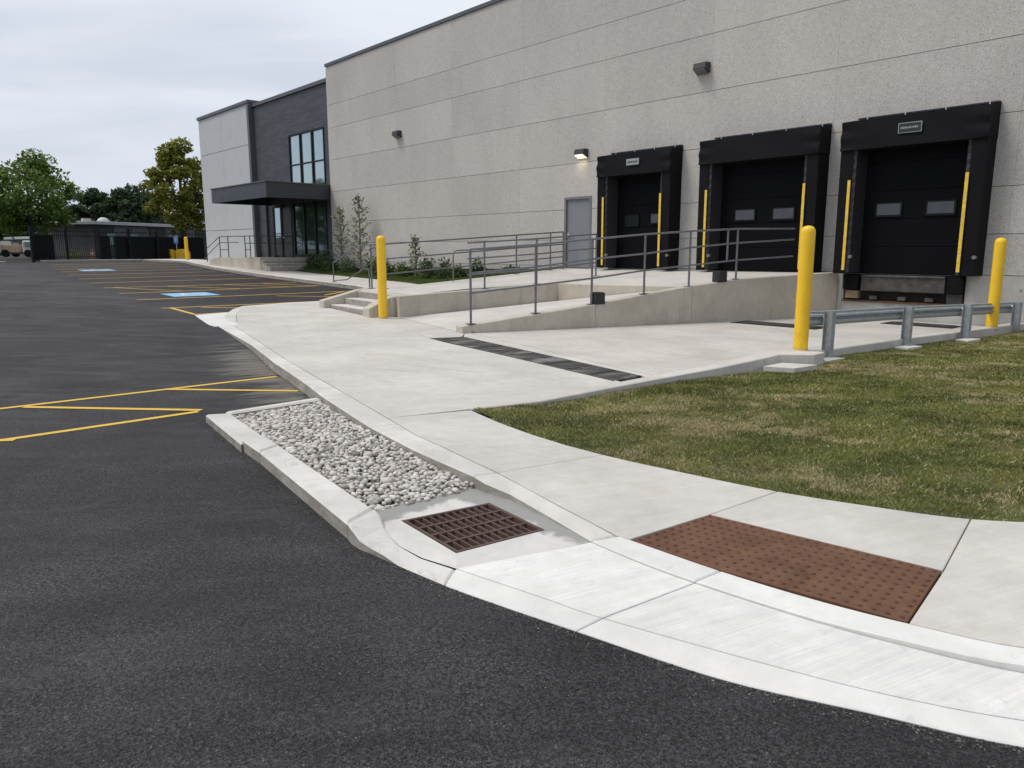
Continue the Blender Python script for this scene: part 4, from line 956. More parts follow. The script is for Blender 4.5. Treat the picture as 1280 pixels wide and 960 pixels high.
# wall pack lights
def wall_light(x, z, label, lit=False, sc=.85):
    l_ = thing('wall_light', (x, 17, z), label, 'wall light', 'wall lights on the warehouse')
    hw, hh, dp = .24*sc, .15*sc, .26*sc
    vs = [(x-hw, 16.995, z-hh), (x+hw, 16.995, z-hh), (x+hw, 16.995, z+hh), (x-hw, 16.995, z+hh), (x-hw*.92, 17-dp, z-hh*.25), (x+hw*.92, 17-dp, z-hh*.25), (x+hw*.92, 17-dp*.85, z+hh*.95), (x-hw*.92, 17-dp*.85, z+hh*.95)]
    MB().add(vs, [(0,3,2,1),(4,5,6,7),(0,1,5,4),(1,2,6,5),(2,3,7,6),(3,0,4,7)]).build('housing', 'lamp_body', l_, bevel=.01)
    lens = [(x-hw*.85, 16.97, z-hh*1.02), (x+hw*.85, 16.97, z-hh*1.02), (x+hw*.8, 17-dp*.95, z-hh*.33), (x-hw*.8, 17-dp*.95, z-hh*.33)]
    MB().add(lens+[(a_, b_-.004, c-.012) for a_, b_, c in lens], [(0,1,2,3),(4,7,6,5),(0,4,5,1),(1,5,6,2),(2,6,7,3),(3,7,4,0)]).build('lens', 'lamp_lens' if lit else 'lamp_lens_off', l_)
    if lit:
        ld = bpy.data.lights.new('lamp_glow', 'AREA'); ld.energy = 1.1; ld.color = (1, .85, .6); ld.size = .3; lo_ = bpy.data.objects.new('lamp_glow', ld); COL.objects.link(lo_)
        lo_.parent = l_; lo_.location = (0, -.2, -.19)
wall_light(-26.05, 5.95, 'small dark wall light high on the left part of the warehouse, unlit')
wall_light(-16.1, 4.32, 'glowing wall light above the grey side door', True)
wall_light(-11.95, 6.02, 'dark wall light high between the first two docks, unlit')

# ------------------------------------------------------------------ office wing
ow = thing('office_wing', (-40, 17.3, .7), 'two storey office wing with dark brick, pale panels and a black entrance canopy', 'building')
DX0, DX1, DZ = -40.25, -31.80, 8.83
WU = (-35.95, -32.35, 4.45, 6.98); WL = (-35.85, -32.40, 1.2, 4.1); WD = (-39.1, -36.0, 1.13, 3.95)
rects = [(DX0, DX1, -.2, DZ)]
for h in (WU, WL, WD): rects = [q2 for r_ in rects for q2 in minus(r_, h)]
mb = MB()
for x0, x1, z0, z1 in rects: mb.box(x0, x1, 17.1, 17.3, z0, z1)
mb.build('brick_wall', 'dark_brick', ow)
MB().box(-47.3, -31.85, 17.55, 50, .2, 8.6).build('building_core', 'interior_dark', ow)
MB().box(DX0, DX1, 17.02, 17.5, DZ, DZ+.16).build('parapet_coping', 'coping_metal', ow)
for a_, b_ in ((-47.5, -44.0), (-43.98, -40.3)):
    for z0, z1 in ((.2, 2.6), (2.62, 5.73), (5.75, 6.98), (7.0, 9.05)):
        if (z0, z1) == (5.75, 6.98): continue
        if z0 == 2.62: z1 = 6.98
        MB().box(a_, b_, 16.9, 17.2, z0, z1-.005).build('wall_panel', 'light_panel', ow)
MB().box(-40.3, -40.05, 16.86, 17.25, .2, 9.05).build('corner_trim', 'coping_metal', ow)
MB().box(-47.55, -40.0, 16.82, 17.5, 9.05, 9.2).build('parapet_coping', 'coping_metal', ow)
MB().box(-47.5, -47.3, 17.2, 50, .2, 9.0).build('end_wall', 'light_panel', ow)
def glazing(r_, nx2, nz2, glass, name='window', zs=None):
    x0, x1, z0, z1 = r_; f = .07
    mb = MB().box(x0, x1, 17.06, 17.2, z0, z0+f).box(x0, x1, 17.06, 17.2, z1-f, z1).box(x0, x0+f, 17.06, 17.2, z0+f, z1-f).box(x1-f, x1, 17.06, 17.2, z0+f, z1-f)
    zs = zs or [z0+(z1-z0)*k/nz2 for k in range(nz2+1)]
    for i in range(1, nx2): x = x0+(x1-x0)*i/nx2; mb.box(x-.05, x+.05, 17.055, 17.19, z0+f, z1-f)
    for z in zs[1:-1]: mb.box(x0+f, x1-f, 17.07, 17.18, z-.03, z+.03)
    fr = mb.build(name, 'frame_black', ow)
    for i in range(nx2):
        for k in range(len(zs)-1):
            MB().box(x0+(x1-x0)*i/nx2+.04, x0+(x1-x0)*(i+1)/nx2-.04, 17.12, 17.14, zs[k]+.03, zs[k+1]-.03).build('pane', glass, fr)
glazing(WU, 3, 2, 'window_glass', zs=[4.45, 5.55, 6.98]); glazing(WL, 3, 1, 'tinted_glass')
en = MB().box(-39.1, -36.0, 17.2, 17.28, 1.13, 3.95).build('entrance', 'dark_metal', ow)
MB().box(-38.15, -37.35, 17.12, 17.16, 1.2, 3.6).build('entrance_glass', 'window_glass', en)
MB().box(-38.25, -38.13, 17.08, 17.2, 1.13, 3.7).box(-37.37, -37.22, 17.08, 17.2, 1.13, 3.7).box(-38.13, -37.37, 17.08, 17.2, 3.6, 3.7).build('door_frame', 'frame_black', en)
MB().box(-37.2, -36.2, 17.12, 17.17, 1.15, 3.6).build('solid_door', 'dark_metal', en)
MB().tube([(-37.05, 17.06, 2.1), (-36.9, 17.06, 2.1)], .03, 6).build('door_handle', 'bolt_zinc', en)
for x in (-37.22, -36.02): MB().box(x-.03, x+.03, 17.08, 17.2, 1.13, 3.95).build('mullion', 'frame_black', en)
cp = MB().prism([(-36.6,13.4,4.26),(-30.5,13.4,4.24),(-31.85,17.08,4.36),(-38.4,17.05,4.36)], th=.62, gap=0, bev=.01).build('entrance_canopy', 'canopy_metal', ow)
MB().prism([(-36.64,13.36,4.31),(-30.44,13.36,4.29),(-31.83,17.07,4.40),(-38.45,17.04,4.40)], th=.045, gap=0, bev=.006).build('canopy_edge_cap', 'coping_metal', cp)
# porch and steps
po = thing('entrance_porch', (-37, 15.6, .7), 'raised concrete porch with steps in front of the office entrance', 'porch')
MB().prism([(-41.2,14.75,.98),(-39.6,14.6,1.12),(-34.1,14.5,1.13),(-34.1,16.88,1.13),(-41.2,16.88,1.08)], zb=.2, gap=0, bev=.015).build('porch_slab', 'wall_concrete', po, tri=True)
for k, (x9, xa, zt) in enumerate(((-34.095, -33.8, 1.0), (-33.8, -33.45, .87), (-33.45, -33.1, .74))):
    MB().prism([(x9+.003,14.52,zt),(xa,14.52,zt),(xa,16.5,zt),(x9+.003,16.5,zt)], zb=.2, gap=0, bev=.012).build('step', 'kerb_concrete', po, tri=True)
rail_thing('porch_left_railing', (-40, 14.8, 1.1), 'dark metal railing descending at the left end of the entrance porch',
    [(-39.6, 14.75, 1.12, 2.16), (-38.4, 14.72, 1.12, 2.15), (-41.8, 14.85, .85, 1.55)], [(-37.0,14.7,2.15),(-38.4,14.72,2.15),(-39.6,14.75,2.15),(-42.0,14.86,1.5)],
    [(-37.0,14.7,1.85),(-38.4,14.72,1.85),(-39.6,14.75,1.85),(-41.8,14.86,1.2)], [(-38.4,14.72,1.5),(-39.6,14.75,1.5)], m='rail_paint_dark')
rail_thing('porch_step_railing', (-35.6, 14.8, 1.1), 'dark metal railing beside the steps of the entrance porch',
    [(-36.2, 14.7, 1.13, 2.14), (-35.6, 14.7, 1.13, 2.14), (-34.2, 16.7, 1.13, 2.12)], [(-37.0,14.72,2.14),(-35.6,14.7,2.14),(-34.4,16.0,2.12),(-34.2,16.7,2.12)],
    [(-36.2,14.7,1.8),(-35.6,14.7,1.8),(-34.2,16.7,1.8)], [(-36.2,14.7,1.5),(-35.6,14.7,1.5)], m='rail_paint_dark')

# ------------------------------------------------------------------ bollards
def bollard(x, y, z, h, label, d=.20):
    b_ = thing('bollard', (x, y, z), label, 'bollard', 'yellow bollards'); r = d/2
    prof = [(r, 0), (r, h-.10), (r*.985, h-.075), (r*.90, h-.045), (r*.72, h-.02), (r*.42, h-.006), (.012, h)]
    MB().lathe([(a, c+z) for a, c in prof], 28, (x, y)).build('sleeve', 'bollard_yellow', b_, smooth=50)
    MB().lathe([(r+.02, z-.03), (r+.018, z+.006), (.01, z+.007)], 28, (x, y)).build('footing_ring', 'walk_concrete', b_)
    return b_
bollard(-5.07, 9.72, .145, 1.67, 'large yellow bollard on the lawn kerb, in front of the middle dock', .19)
bollard(-14.38, 8.85, .0, 1.80, 'yellow bollard beside the concrete stairs, left of the ramp', .20)
bollard(-4.50, 15.6, .11, 1.60, 'yellow bollard behind the guardrail at the rightmost dock', .19)
bollard(-50.3, 16.6, .85, 1.45, 'small distant yellow bollard at the left corner of the office wing', .22)

# ------------------------------------------------------------------ guardrail
gd = thing('guardrail', (-4.7, 13, 0), 'galvanised steel guardrail on four posts along the lawn edge', 'guardrail')
GP = [(-4.92, 10.2), (-4.74, 12.42), (-4.47, 14.19), (-4.30, 16.25)]; GT = [.655, .62, .59, .54]
def gdir(i): a_ = GP[max(0, i-1)]; b_ = GP[min(3, i+1)]; d = Vector((b_[0]-a_[0], b_[1]-a_[1])).normalized(); return d
for i, ((x, y), zt) in enumerate(zip(GP, GT)):
    d = gdir(i); n = Vector((-d.y, d.x)); c = Vector((x, y))
    mb = MB(); mb.obox((x, y), tuple(n), .062, .004, -.3, zt)
    for s_ in (-1, 1): e_ = c+n*.060*s_; mb.obox((e_.x, e_.y), tuple(d), .045, .004, -.3, zt)
    pst = mb.build('post', 'galvanised', gd)
    mb = MB(); bc = c+n*.12
    for dz in (-.08, -.2): mb.tube([(bc.x-d.x*.0+n.x*-.05, bc.y+n.y*-.05, zt+dz), (bc.x+n.x*.02, bc.y+n.y*.02, zt+dz)], .016, 6)
    mb.build('bolt', 'bolt_zinc', pst)
    if i < 3: f_ = c-d*.10-n*.10; MB().obox((f_.x, f_.y), tuple(d), .22, .10, -.1, .018).build('footing', 'front_concrete', gd)
prof = [(.03, .01), (.0, .0), (.0, -.035), (-.04, -.065), (-.045, -.10), (-.005, -.125), (-.005, -.145), (-.04, -.17), (-.045, -.205), (.0, -.24), (.0, -.262), (.03, -.27)]
ends = [(-5.06, 9.85)]+GP+[(-4.26, 16.6)]; zz2 = [.655, .645, .605, .575, .525, .52]
for i0, i1 in ((0, 2), (2, 3), (3, 5)):
    mb = MB(); vs = []; pts_ = list(range(i0, i1+1))
    for k in pts_:
        x, y = ends[k]; kk = min(max(k-1, 0), 3); d = gdir(kk); n = Vector((-d.y, d.x)); lap = .004*(i0)
        for off in (.128+lap, .132+lap):
            for a_, b_ in prof: vs.append((x+n.x*(off+a_*.9), y+n.y*(off+a_*.9), zz2[k]+b_*.72))
    m_ = len(prof); fs = []
    for q_ in range(len(pts_)-1):
        for s_ in (0, 1):
            for j in range(m_-1): a_ = q_*2*m_+s_*m_+j; fs.append((a_, a_+1, a_+1+2*m_, a_+2*m_))
        for j in (0, m_-1): a_ = q_*2*m_+j; fs.append((a_, a_+m_, a_+m_+2*m_, a_+2*m_))
    mb.add(vs, fs); mb.build('rail_beam', 'galvanised', gd, smooth=30)

# ------------------------------------------------------------------ lawns
LP = [(-5.50,4.36),(-5.31,5.1),(-5.29,6.3),(-5.15,7.84),(-5.02,8.6),(-4.68,9.4),(-4.72,9.8),(-4.92,10.2),(-4.84,11.6),(-4.70,13),(-4.48,14.9),(-4.22,16.9),(-.2,16.9),(-.2,12),(-.25,9),(-.3,7)]+[(p[0], p[1]+.008) for p in cr(GE, 2, 8)[::-1]]+[(-4.0,4.083),(-4.4,4.113),(-4.95,4.20)]
def lz(x, y): return -.02+.012*math.sin(x*1.3+y*.7)+.01*math.sin(y*2.1-x)
mb = MB(); mb.add([(x, y, -.03) for x, y in LP], [tuple(range(len(LP)))[::-1]]); 
def lawn_sheet(name, poly, zf, step, m='turf'):
    x0 = min(p[0] for p in poly); x1 = max(p[0] for p in poly); y0 = min(p[1] for p in poly); y1 = max(p[1] for p in poly)
    bm = bmesh.new(); bmesh.ops.create_grid(bm, x_segments=max(2, int((x1-x0)/step)), y_segments=max(2, int((y1-y0)/step)), size=.5)
    for v in bm.verts: v.co.x = (x0+x1)/2+v.co.x*(x1-x0); v.co.y = (y0+y1)/2+v.co.y*(y1-y0); 
    # trim with the polygon edges by dropping faces whose centre is outside, then lower the rest to the polygon rim
    cs = np.array([f.calc_center_median()[:2] for f in bm.faces]); ins = inpoly(cs[:, 0], cs[:, 1], poly)
    bmesh.ops.delete(bm, geom=[f for f, k in zip(list(bm.faces), ins) if not k], context='FACES')
    for v in bm.verts: v.co.z = zf(v.co.x, v.co.y)
    me = bpy.data.meshes.new(name); bm.to_mesh(me); bm.free(); me.materials.append(MAT[m]); me.shade_smooth()
    o = bpy.data.objects.new(name, me); COL.objects.link(o); o['kind'] = 'structure'; return o
lawn_sheet('lawn', LP, lambda x, y: lz(x, y)-.004, .12)
def blades(name, poly, zf, n, hm, wd, label, dens=None, m='grass_blade'):
    x0 = min(p[0] for p in poly); x1 = max(p[0] for p in poly); y0 = min(p[1] for p in poly); y1 = max(p[1] for p in poly)
    x = rng.uniform(x0, x1, n*3); y = rng.uniform(y0, y1, n*3); k = inpoly(x, y, poly)
    if dens is not None: k &= rng.uniform(0, 1, n*3) < dens(x, y)
    x = x[k][:n]; y = y[k][:n]; n = len(x)
    z = zf(x, y); h = hm*rng.uniform(.6, 1.2, n)*(1+.18*np.sin(x*5+np.sin(y*4))*np.sin(y*6)); a = rng.uniform(0, 6.283, n); w2 = wd*rng.uniform(.6, 1.3, n)
    dist = np.hypot(x, y); w2 = w2*np.clip(dist/6.0, .7, 2.2)
    lx = rng.normal(0, .55, n)*h; ly = rng.normal(0, .55, n)*h
    ca, sa = np.cos(a), np.sin(a)
    V_ = np.zeros((n, 4, 3))
    V_[:, 0] = np.stack([x-ca*w2, y-sa*w2, z], 1); V_[:, 1] = np.stack([x+ca*w2, y+sa*w2, z], 1)
    V_[:, 2] = np.stack([x+lx*.45+ca*w2*.7, y+ly*.45+sa*w2*.7, z+h*.6], 1)
    V_[:, 3] = np.stack([x+lx, y+ly, z+h*.95], 1)
    b0 = np.arange(n)*4; F_ = np.concatenate([np.stack([b0, b0+1, b0+2], 1), np.stack([b0, b0+2, b0+3], 1)])
    o = mesh_np(name, V_.reshape(-1, 3), F_, m); return tag(o, label, 'grass', kind='stuff')
npz = lambda x, y: -.02+.012*np.sin(x*1.3+y*.7)+.01*np.sin(y*2.1-x)
blades('lawn_grass', LP, npz, 470000, .024, .0020, 'short mown grass with dry straw patches beside the curved sidewalk', lambda x, y: np.clip(1.15-np.hypot(x, y)/24, .35, 1))
L2 = [(-16.9,11.55),(-16.88,16.95),(-31.6,16.95),(-33.0,16.9),(-33.0,15.65),(-31.6,15.62),(-27.9,15.52),(-25.3,15.47),(-22.5,15.22),(-19.4,13.22)]
def l2z(x, y):
    base = np.interp(x, [-33, -31.6, -27.9, -22.5, -19.4, -16.9], [.54, .51, .42, .32, .46, .60])
    wl = np.interp(x, [-33, -22, -19, -16.9], [.65, .5, .66, .93])
    f = np.clip((y-np.interp(x, [-33, -25, -22.5, -16.9], [15.6, 15.45, 15.2, 11.5]))/(17-np.interp(x, [-33, -25, -22.5, -16.9], [15.6, 15.45, 15.2, 11.5])), 0, 1)
    return base*(1-f)+wl*f
lawn_sheet('planting_bed', L2, lambda x, y: float(l2z(x, y))-.01, .2)
blades('bed_grass', L2, l2z, 60000, .05, .0035, 'strip of green grass in front of the shrubs along the warehouse wall', m='leaf_grass')
MB().add([(-16.9,16.99,-.2),(-16.9,16.99,.90),(-33,16.99,.64),(-33,16.99,-.2)], [(0,1,2,3)]).build('bed_backing', 'soil')['kind'] = 'structure'

# ------------------------------------------------------------------ vegetation
def foliage(P_, size, m, name, parent, up=.4):
    n = len(P_); nrm = rng.normal(size=(n, 3)); nrm[:, 2] = np.abs(nrm[:, 2])+up; nrm /= np.linalg.norm(nrm, axis=1)[:, None]
    t_ = np.cross(nrm, rng.normal(size=(n, 3))); t_ /= np.linalg.norm(t_, axis=1)[:, None]; b_ = np.cross(nrm, t_)
    s_ = (size*rng.uniform(.6, 1.3, n))[:, None]
    V_ = np.stack([P_-t_*s_, P_-b_*s_*.55+nrm*s_*.12, P_+t_*s_, P_+b_*s_*.55-nrm*s_*.1], 1).reshape(-1, 3)
    off = np.array(ORI[parent.name][:]); b0 = np.arange(n)*4; F_ = np.stack([b0, b0+1, b0+2, b0+3], 1)
    o = mesh_np(name, V_-off, F_, m); o.parent = parent; ORI[o.name] = Vector(off); return o
def tree(x, y, z, h, cr, label, m, nclump=60, nleaf=90, leafs=.2, trunk_h=.3, group=None, name='tree', sh=1.0):
    t_ = thing(name, (x, y, z), label, 'tree', group)
    cc = Vector((x, y, z+h*(trunk_h+(1-trunk_h)*.5))); ch = h*(1-trunk_h)*.5
    mb = MB(); r0 = h*.024
    mb.tube([(x, y, z-.1), (x+.05, y, z+h*.25), (x-.03*h*.2, y+.05, z+h*.55), (x, y, z+h*.85)], [r0*1.3, r0, r0*.6, r0*.15], 8)
    tr_ = mb.build('trunk', 'bark', t_, smooth=True)
    cl_ = []
    for i in range(nclump):
        d = Vector(rng.normal(size=3)).normalized(); rad = rng.uniform(.35, 1.0)**.6
        q2 = Vector((d.x*cr*rad, d.y*cr*rad, d.z*ch*rad*sh))
        taper = 1-.55*max(0, q2.z/ch); q2.x *= taper; q2.y *= taper
        cl_.append((cc+q2, rng.uniform(.16, .32)*cr))
    mb = MB()
    for c, r_ in cl_[:14]:
        s_ = Vector((x, y, z+h*rng.uniform(trunk_h*.8, .55))); md = s_.lerp(c, .5)+Vector((0, 0, -.08*h*.3)); mb.tube([s_, md, c], [r0*.5, r0*.32, r0*.08], 5, False)
    mb.build('limbs', 'bark', tr_)
    P2 = []
    for c, r_ in cl_:
        d = rng.normal(size=(nleaf, 3)); d /= np.linalg.norm(d, axis=1)[:, None]
        P2.append(np.array(c[:])+d*r_*(rng.uniform(.25, 1.12, nleaf)**.6)[:, None]*np.array([1, 1, .72]))
    foliage(np.concatenate(P2), leafs, m, 'crown', t_); return t_
F_, R_ = Vector((-.7508, .6605)), Vector((.6605, .7508))
def at(px, depth): v = F_*depth+R_*(depth*(px-640)/955); return v.x, v.y
x, y = at(42, 60); tree(x, y, .75, 8.2, 3.7, 'broad green tree at the far left above the black fence', 'leaf_green', 95, 105, .17, .25)
x, y = at(-14, 62); tree(x, y, .75, 6.0, 2.6, 'green tree cut by the left edge of the picture', 'leaf_green', 50, 110, .17, .22)
x, y = at(231, 64); tree(x, y, .75, 9.8, 2.9, 'tall olive green tree just left of the office wing', 'leaf_olive', 85, 130, .17, .2)
grp = 'trees beyond the low building'
for px, dp, h, cr, m, lab in ((124, 112, 9.0, 4.0, 'leaf_dark', 'rounded distant tree left of centre behind the low grey building'), (170, 112, 9.6, 4.6, 'leaf_dark', 'taller rounded dark tree right behind the roof dome of the low building'),
        (100, 118, 7.6, 3.6, 'leaf_dark', 'dark tree showing between the broad left tree and the rounded distant ones'), (147, 122, 7.4, 4.0, 'leaf_dark', 'low dark tree in the gap between the two rounded distant trees'),
        (197, 120, 7.4, 4.0, 'leaf_dark', 'dark tree partly behind the tall olive tree'), (75, 120, 7.0, 4.4, 'leaf_dark', 'dark tree low behind the trunk of the broad left tree'), (8, 105, 4.6, 4.2, 'leaf_dark', 'dark bushy tree behind the trailer at the left edge')):
    x, y = at(px, dp); tree(x, y, .7, h, cr, lab, m, 80, 90, .34, .12, grp)
# trees across the lot, behind the viewer, seen as reflections in the entrance glass
for i, (x, y, h) in enumerate(((-62, -12, 8), (-70, -20, 9), (-58, -30, 8.5), (-75, -5, 8))):
    tree(x, y, .6, h, 3.8, ['rounded green tree on the verge across the lot, reflected in the entrance glass', 'larger green tree on the verge further back, out of the picture', 'green tree on the verge nearest the viewer, out of the picture', 'green tree on the verge beside the road, out of the picture'][i], 'leaf_green', 40, 70, .3, .2, 'verge trees out of the picture')

def sapling(x, y, z, h, spread, label, m='leaf_pale', n=26):
    t_ = thing('young_tree', (x, y, z), label, 'young tree', 'saplings by the warehouse wall')
    mb = MB().tube([(x, y, z), (x+.03, y, z+h*.5), (x, y, z+h)], [.045, .03, .01], 6); tr_ = mb.build('trunk', 'twig', t_)
    P2 = []; mb = MB()
    for i in range(n):
        f = .12+.83*(i/n); a_ = i*2.4+rng.uniform(-.3, .3); L_ = spread*(1-f)**.75*rng.uniform(.7, 1.1)+.06; zc = z+h*f
        e_ = Vector((x+math.cos(a_)*L_, y+math.sin(a_)*L_*.6, zc+L_*.55)); mb.tube([(x, y, zc), e_], [.012, .004], 4, False)
        for k in range(20): u = rng.uniform(.2, 1.05); P2.append([x+(e_.x-x)*u+rng.normal(0, .05), y+(e_.y-y)*u+rng.normal(0, .05), zc+(e_.z-zc)*u+rng.normal(0, .05)])
    mb.build('branches', 'twig', tr_); foliage(np.array(P2), .055, m, 'leaves', t_)
sapling(-29.9, 16.4, .5, 2.9, .95, 'thin pale green sapling nearest the office wing'); sapling(-28.3, 16.4, .48, 3.35, 1.0, 'taller thin sapling right behind the left bollard', n=32)
sapling(-24.2, 16.4, .45, 1.6, .5, 'short bare sapling right of the left bollard', n=18)
def shrub(x, y, z, r, h, label, m='leaf_shrub', n=500):
    t_ = thing('shrub', (x, y, z), label, 'shrub', 'shrubs along the warehouse wall')
    mb = MB(); 
    for i in range(7): a_ = i*.9; mb.tube([(x, y, z-.02), (x+math.cos(a_)*r*.7, y+math.sin(a_)*r*.5, z+h*.8)], [.015, .005], 4, False)
    mb.build('stems', 'twig', t_)
    d = rng.normal(size=(n, 3)); d /= np.linalg.norm(d, axis=1)[:, None]; d[:, 2] = np.abs(d[:, 2])
    lump = 1+.22*np.sin(d[:, 0]*7+x)*np.cos(d[:, 1]*6+y*2)+.15*rng.normal(size=n)
    P2 = np.array([x, y, z+.02])+d*np.array([r, r*.8, h])*(rng.uniform(.35, 1, n)**.5*lump)[:, None]
    foliage(P2, .055, m, 'foliage', t_)
SH = [(-32.6,16.4,.45,.75,'dark shrub at the corner of the entrance steps'),(-31.7,16.5,.5,.8,'dark rounded shrub under the tall entrance windows'),(-30.8,16.3,.5,.6,'low dark shrub at the seam of office wing and warehouse'),(-29.2,16.4,.5,.55,'low shrub between the two thin saplings'),
      (-27.3,16.4,.5,.65,'dense shrub just behind the left bollard'),(-26.2,16.3,.45,.55,'low shrub right behind the left bollard edge'),(-25.0,16.4,.4,.5,'shrub at the foot of the short sapling'),(-23.4,16.4,.4,.75,'upright shrub in the middle of the planting row'),
      (-22.2,16.3,.38,.7,'pointed shrub right of the upright one'),(-21.3,16.2,.35,.45,'small low shrub near the walkway edge'),(-20.3,16.3,.33,.6,'rounded shrub below the curved handrail end'),(-18.6,16.3,.4,.28,'flat low shrub at the end of the row by the walkway')]
for x, y, r, h, lab in SH: shrub(x, y, float(l2z(x, y)), r, h, lab)

# ------------------------------------------------------------------ far end: fence, low building, yard things
A0, A1 = Vector((-54.9, 8.9)), Vector((-59.4, 21.2)); fd = (A1-A0); FL = fd.length; fd.normalize()
fe = thing('picket_fence', (A0.x, A0.y, .75), 'tall black metal picket fence with dark screening at the end of the lot', 'fence')
mb = MB(); n = int(FL/.13)
for i in range(n):
    c = A0+fd*(FL*i/n); mb.obox((c.x, c.y), tuple(fd), .012, .012, .78, 2.78)
tag(mb.build('pickets', 'frame_black', fe), kind='stuff')
for k in range(7):
    c = A0+fd*(FL*k/6); MB().obox((c.x, c.y), tuple(fd), .06, .06, .7, 2.95).build('post', 'frame_black', fe)
for z_ in (1.0, 2.35, 2.62): c = A0+fd*FL/2; MB().obox((c.x, c.y), tuple(fd), FL/2, .02, z_, z_+.05).build('rail', 'frame_black', fe)
nrm_ = Vector((-fd.y, fd.x))
for a_, b_ in ((.0, .11), (.33, .40), (.42, .66), (.66, .98)):
    c = A0+fd*FL*(a_+b_)/2+nrm_*.12; MB().obox((c.x, c.y), tuple(fd), FL*(b_-a_)/2, .01, .82, 2.38).build('screen_panel', 'frame_black', fe)
# low building
lb = thing('low_building', (*at(170, 68), .75), 'low dark grey building with a flat pale roof behind the black fence', 'building')
c0 = Vector(at(119, 66)); c1 = Vector(at(262, 80)); d = (c1-c0).normalized(); nb = Vector((-d.y, d.x)); c2 = c0+nb*5; c3 = c1+nb*5
def quadwall(pa, pb, z0, z1, m, name, parent):
    dd = (pb-pa); c = (pa+pb)/2; return MB().obox((c.x, c.y), tuple(dd), dd.length/2, .06, z0, z1).build(name, m, parent)
for k in range(7): quadwall(c0.lerp(c1, k/7+.004), c0.lerp(c1, (k+1)/7-.004), .7, 3.55, 'shed_grey' if k % 3 else 'shed_wall', 'wall_panel', lb)
quadwall(c0, c2, .7, 3.6, 'shed_grey', 'end_wall', lb)
MB().prism([(*(c0-nb*.5-d*.5), 3.9), (*(c1-nb*.5+d*.5), 3.9), (*(c3), 3.9), (*(c2-d*.5), 3.9)], th=.26, gap=0, bev=.02).build('roof', 'roof_pale', lb, tri=True)
c4 = c0.lerp(c1, .28)+nb*3
MB().lathe([(.55, 3.9), (.52, 4.1), (.38, 4.3), (.18, 4.4), (.01, 4.42)], 16, (c4.x, c4.y)).build('roof_dome', 'white_paint', lb, smooth=True)
c5 = c0.lerp(c1, .02)+nb*1; MB().box(c5.x-.4, c5.x+.4, c5.y-.3, c5.y+.3, 3.9, 4.15).build('roof_vent', 'white_paint', lb)
for k in (.12, .3, .62): c = c0.lerp(c1, k)-nb*.08; MB().obox((c.x, c.y), tuple(d), .45, .03, 1.9, 2.9).build('window', 'tinted_glass', lb)
lb2 = thing('annex_building', (*at(75, 84), .75), 'lower annex with pale roof left of the low grey building', 'building')
e0_ = Vector(at(12, 92)); e1_ = Vector(at(118, 82)); d2 = (e1_-e0_).normalized(); n2_ = Vector((-d2.y, d2.x))
quadwall(e0_, e1_, .7, 2.7, 'shed_grey', 'wall', lb2)
MB().prism([(*(e0_-n2_*.5), 2.95), (*(e1_-n2_*.5), 2.95), (*(e1_+n2_*8), 3.3), (*(e0_+n2_*8), 3.3)], th=.25, gap=0, bev=.02).build('roof', 'roof_pale', lb2, tri=True)
for k in (.1, .3, .5, .7): c = e0_.lerp(e1_, k)-n2_*.08; MB().obox((c.x, c.y), tuple(d2), .8, .03, 1.2, 2.3).build('window', 'tinted_glass', lb2)
# small truck with a timber load, left of the fence
tx, ty = at(27, 74); dv = R_; tk = thing('flatbed_truck', (tx, ty, .8), 'small white flatbed truck carrying tan timber beyond the lot', 'truck')
def tb(u, v, hu, hv, z0, z1, m, name, bev=.0): c = Vector((tx, ty))+dv*u+F_*v; return MB().obox((c.x, c.y), tuple(dv), hu, hv, z0, z1).build(name, m, tk, bevel=bev)
tb(1.15, 0, .55, .85, 1.15, 2.35, 'white_paint', 'cab', .12); tb(-.55, 0, 1.15, .85, 1.1, 1.25, 'shed_wall', 'flatbed'); tb(-.6, 0, .9, .7, 1.25, 1.95, 'tan_box', 'timber_load', .03); tb(-1.55, 0, .06, .85, 1.25, 2.3, 'white_paint', 'headboard')
tb(1.2, -.88, .3, .03, 1.75, 2.2, 'tinted_glass', 'side_window')
for u in (-1.1, 1.1):
    for v in (-.75, .75):
        c = Vector((tx, ty))+dv*u+F_*v; MB().tube([(c.x-F_.x*.12, c.y-F_.y*.12, 1.15), (c.x+F_.x*.12, c.y+F_.y*.12, 1.15)], .36, 14).build('wheel', 'rubber_black', tk)
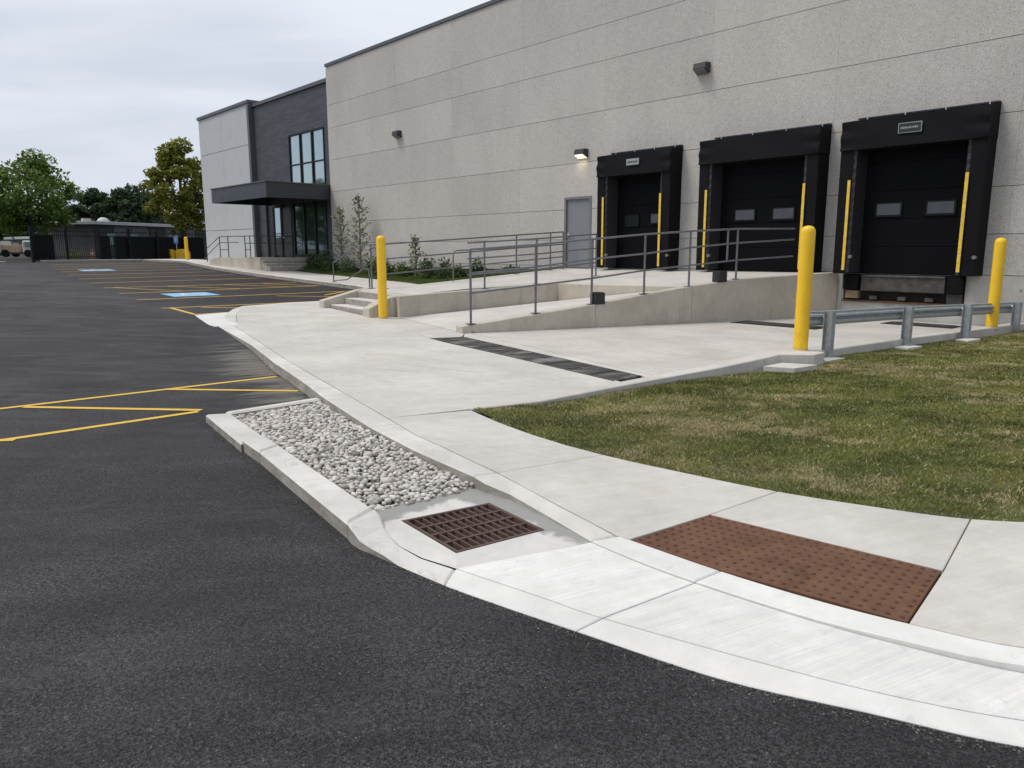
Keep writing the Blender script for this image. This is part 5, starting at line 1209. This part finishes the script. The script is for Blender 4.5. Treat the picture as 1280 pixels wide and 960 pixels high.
# traffic cones, weeds, yellow barrier, sign
for k, (px, dp) in enumerate(((114.5, 60),)):
    x, y = at(px, dp); cn = thing('traffic_cone', (x, y, .78), 'faint orange traffic cone standing behind the black fence', 'traffic cone')
    z_ = .78; MB().lathe([(.17, z_+.03), (.13, z_+.3), (.08, z_+.6), (.03, z_+.85)], 12, (x, y)).build('cone_body', 'orange_plastic', cn, smooth=True)
    MB().box(x-.22, x+.22, y-.22, y+.22, .76, .81).build('cone_base', 'orange_plastic', cn); MB().lathe([(.125, z_+.36), (.102, z_+.5), (.1, z_+.51)], 12, (x, y)).build('reflective_band', 'white_paint', cn)
x, y = at(92, 58); tw = thing('weedy_bush', (x, y, .78), 'small yellow green bush at the foot of the fence', 'bush')
MB().tube([(x, y, .76), (x, y, 1.1)], .02, 5).build('stem', 'twig', tw); foliage(np.array([x, y, 1.1])+rng.normal(size=(220, 3))*np.array([.42, .42, .2]), .09, 'leaf_olive', 'foliage', tw)
x, y = at(221, 56.0); yb_ = thing('yellow_barrier', (x, y, .85), 'pair of yellow rounded barrier blocks in front of the fence', 'barrier')
for s_ in (-.5, .42):
    cxx, cyy = x+R_.x*s_, y+R_.y*s_; mb = MB()
    pr = [(-.40, 0), (-.40, .52), (-.34, .62), (-.1, .68), (.22, .66), (.36, .52), (.42, .3), (.42, 0)]; k = len(pr); vs = []
    for dd in (-.3, .3): vs += [(cxx+R_.x*a_+F_.x*dd, cyy+R_.y*a_+F_.y*dd, .86+b_) for a_, b_ in pr]
    mb.add(vs, [(i, (i+1) % k, k+(i+1) % k, k+i) for i in range(k)]+[tuple(range(k))[::-1], tuple(range(k, 2*k))]); mb.build('barrier_block', 'yellow_box_paint', yb_)
sg_ = thing('sign_post', (x, y, .8), 'thin grey post with a small faded blue sign between the yellow blocks', 'sign')
c = Vector((x, y))-F_*.0; MB().tube([(c.x, c.y, .8), (c.x, c.y, 2.55)], .035, 8).build('post', 'galvanised', sg_)
c = c-F_*.06; MB().obox((c.x, c.y), tuple(R_), .16, .01, 1.95, 2.5).build('sign_plate', 'sign_blue', sg_)
c = c-F_*.014; MB().obox((c.x, c.y), tuple(R_), .07, .004, 2.1, 2.35).build('faded_symbol', 'white_paint', sg_)
x, y = at(16, 100); hb = thing('clipped_hedge', (x, y, .7), 'dark hedge at the far left beyond the truck', 'hedge'); foliage(np.array([x, y, 1.7])+rng.uniform(-1, 1, (2500, 3))*np.array([7, 2.5, 1.1]), .22, 'leaf_dark', 'foliage', hb)
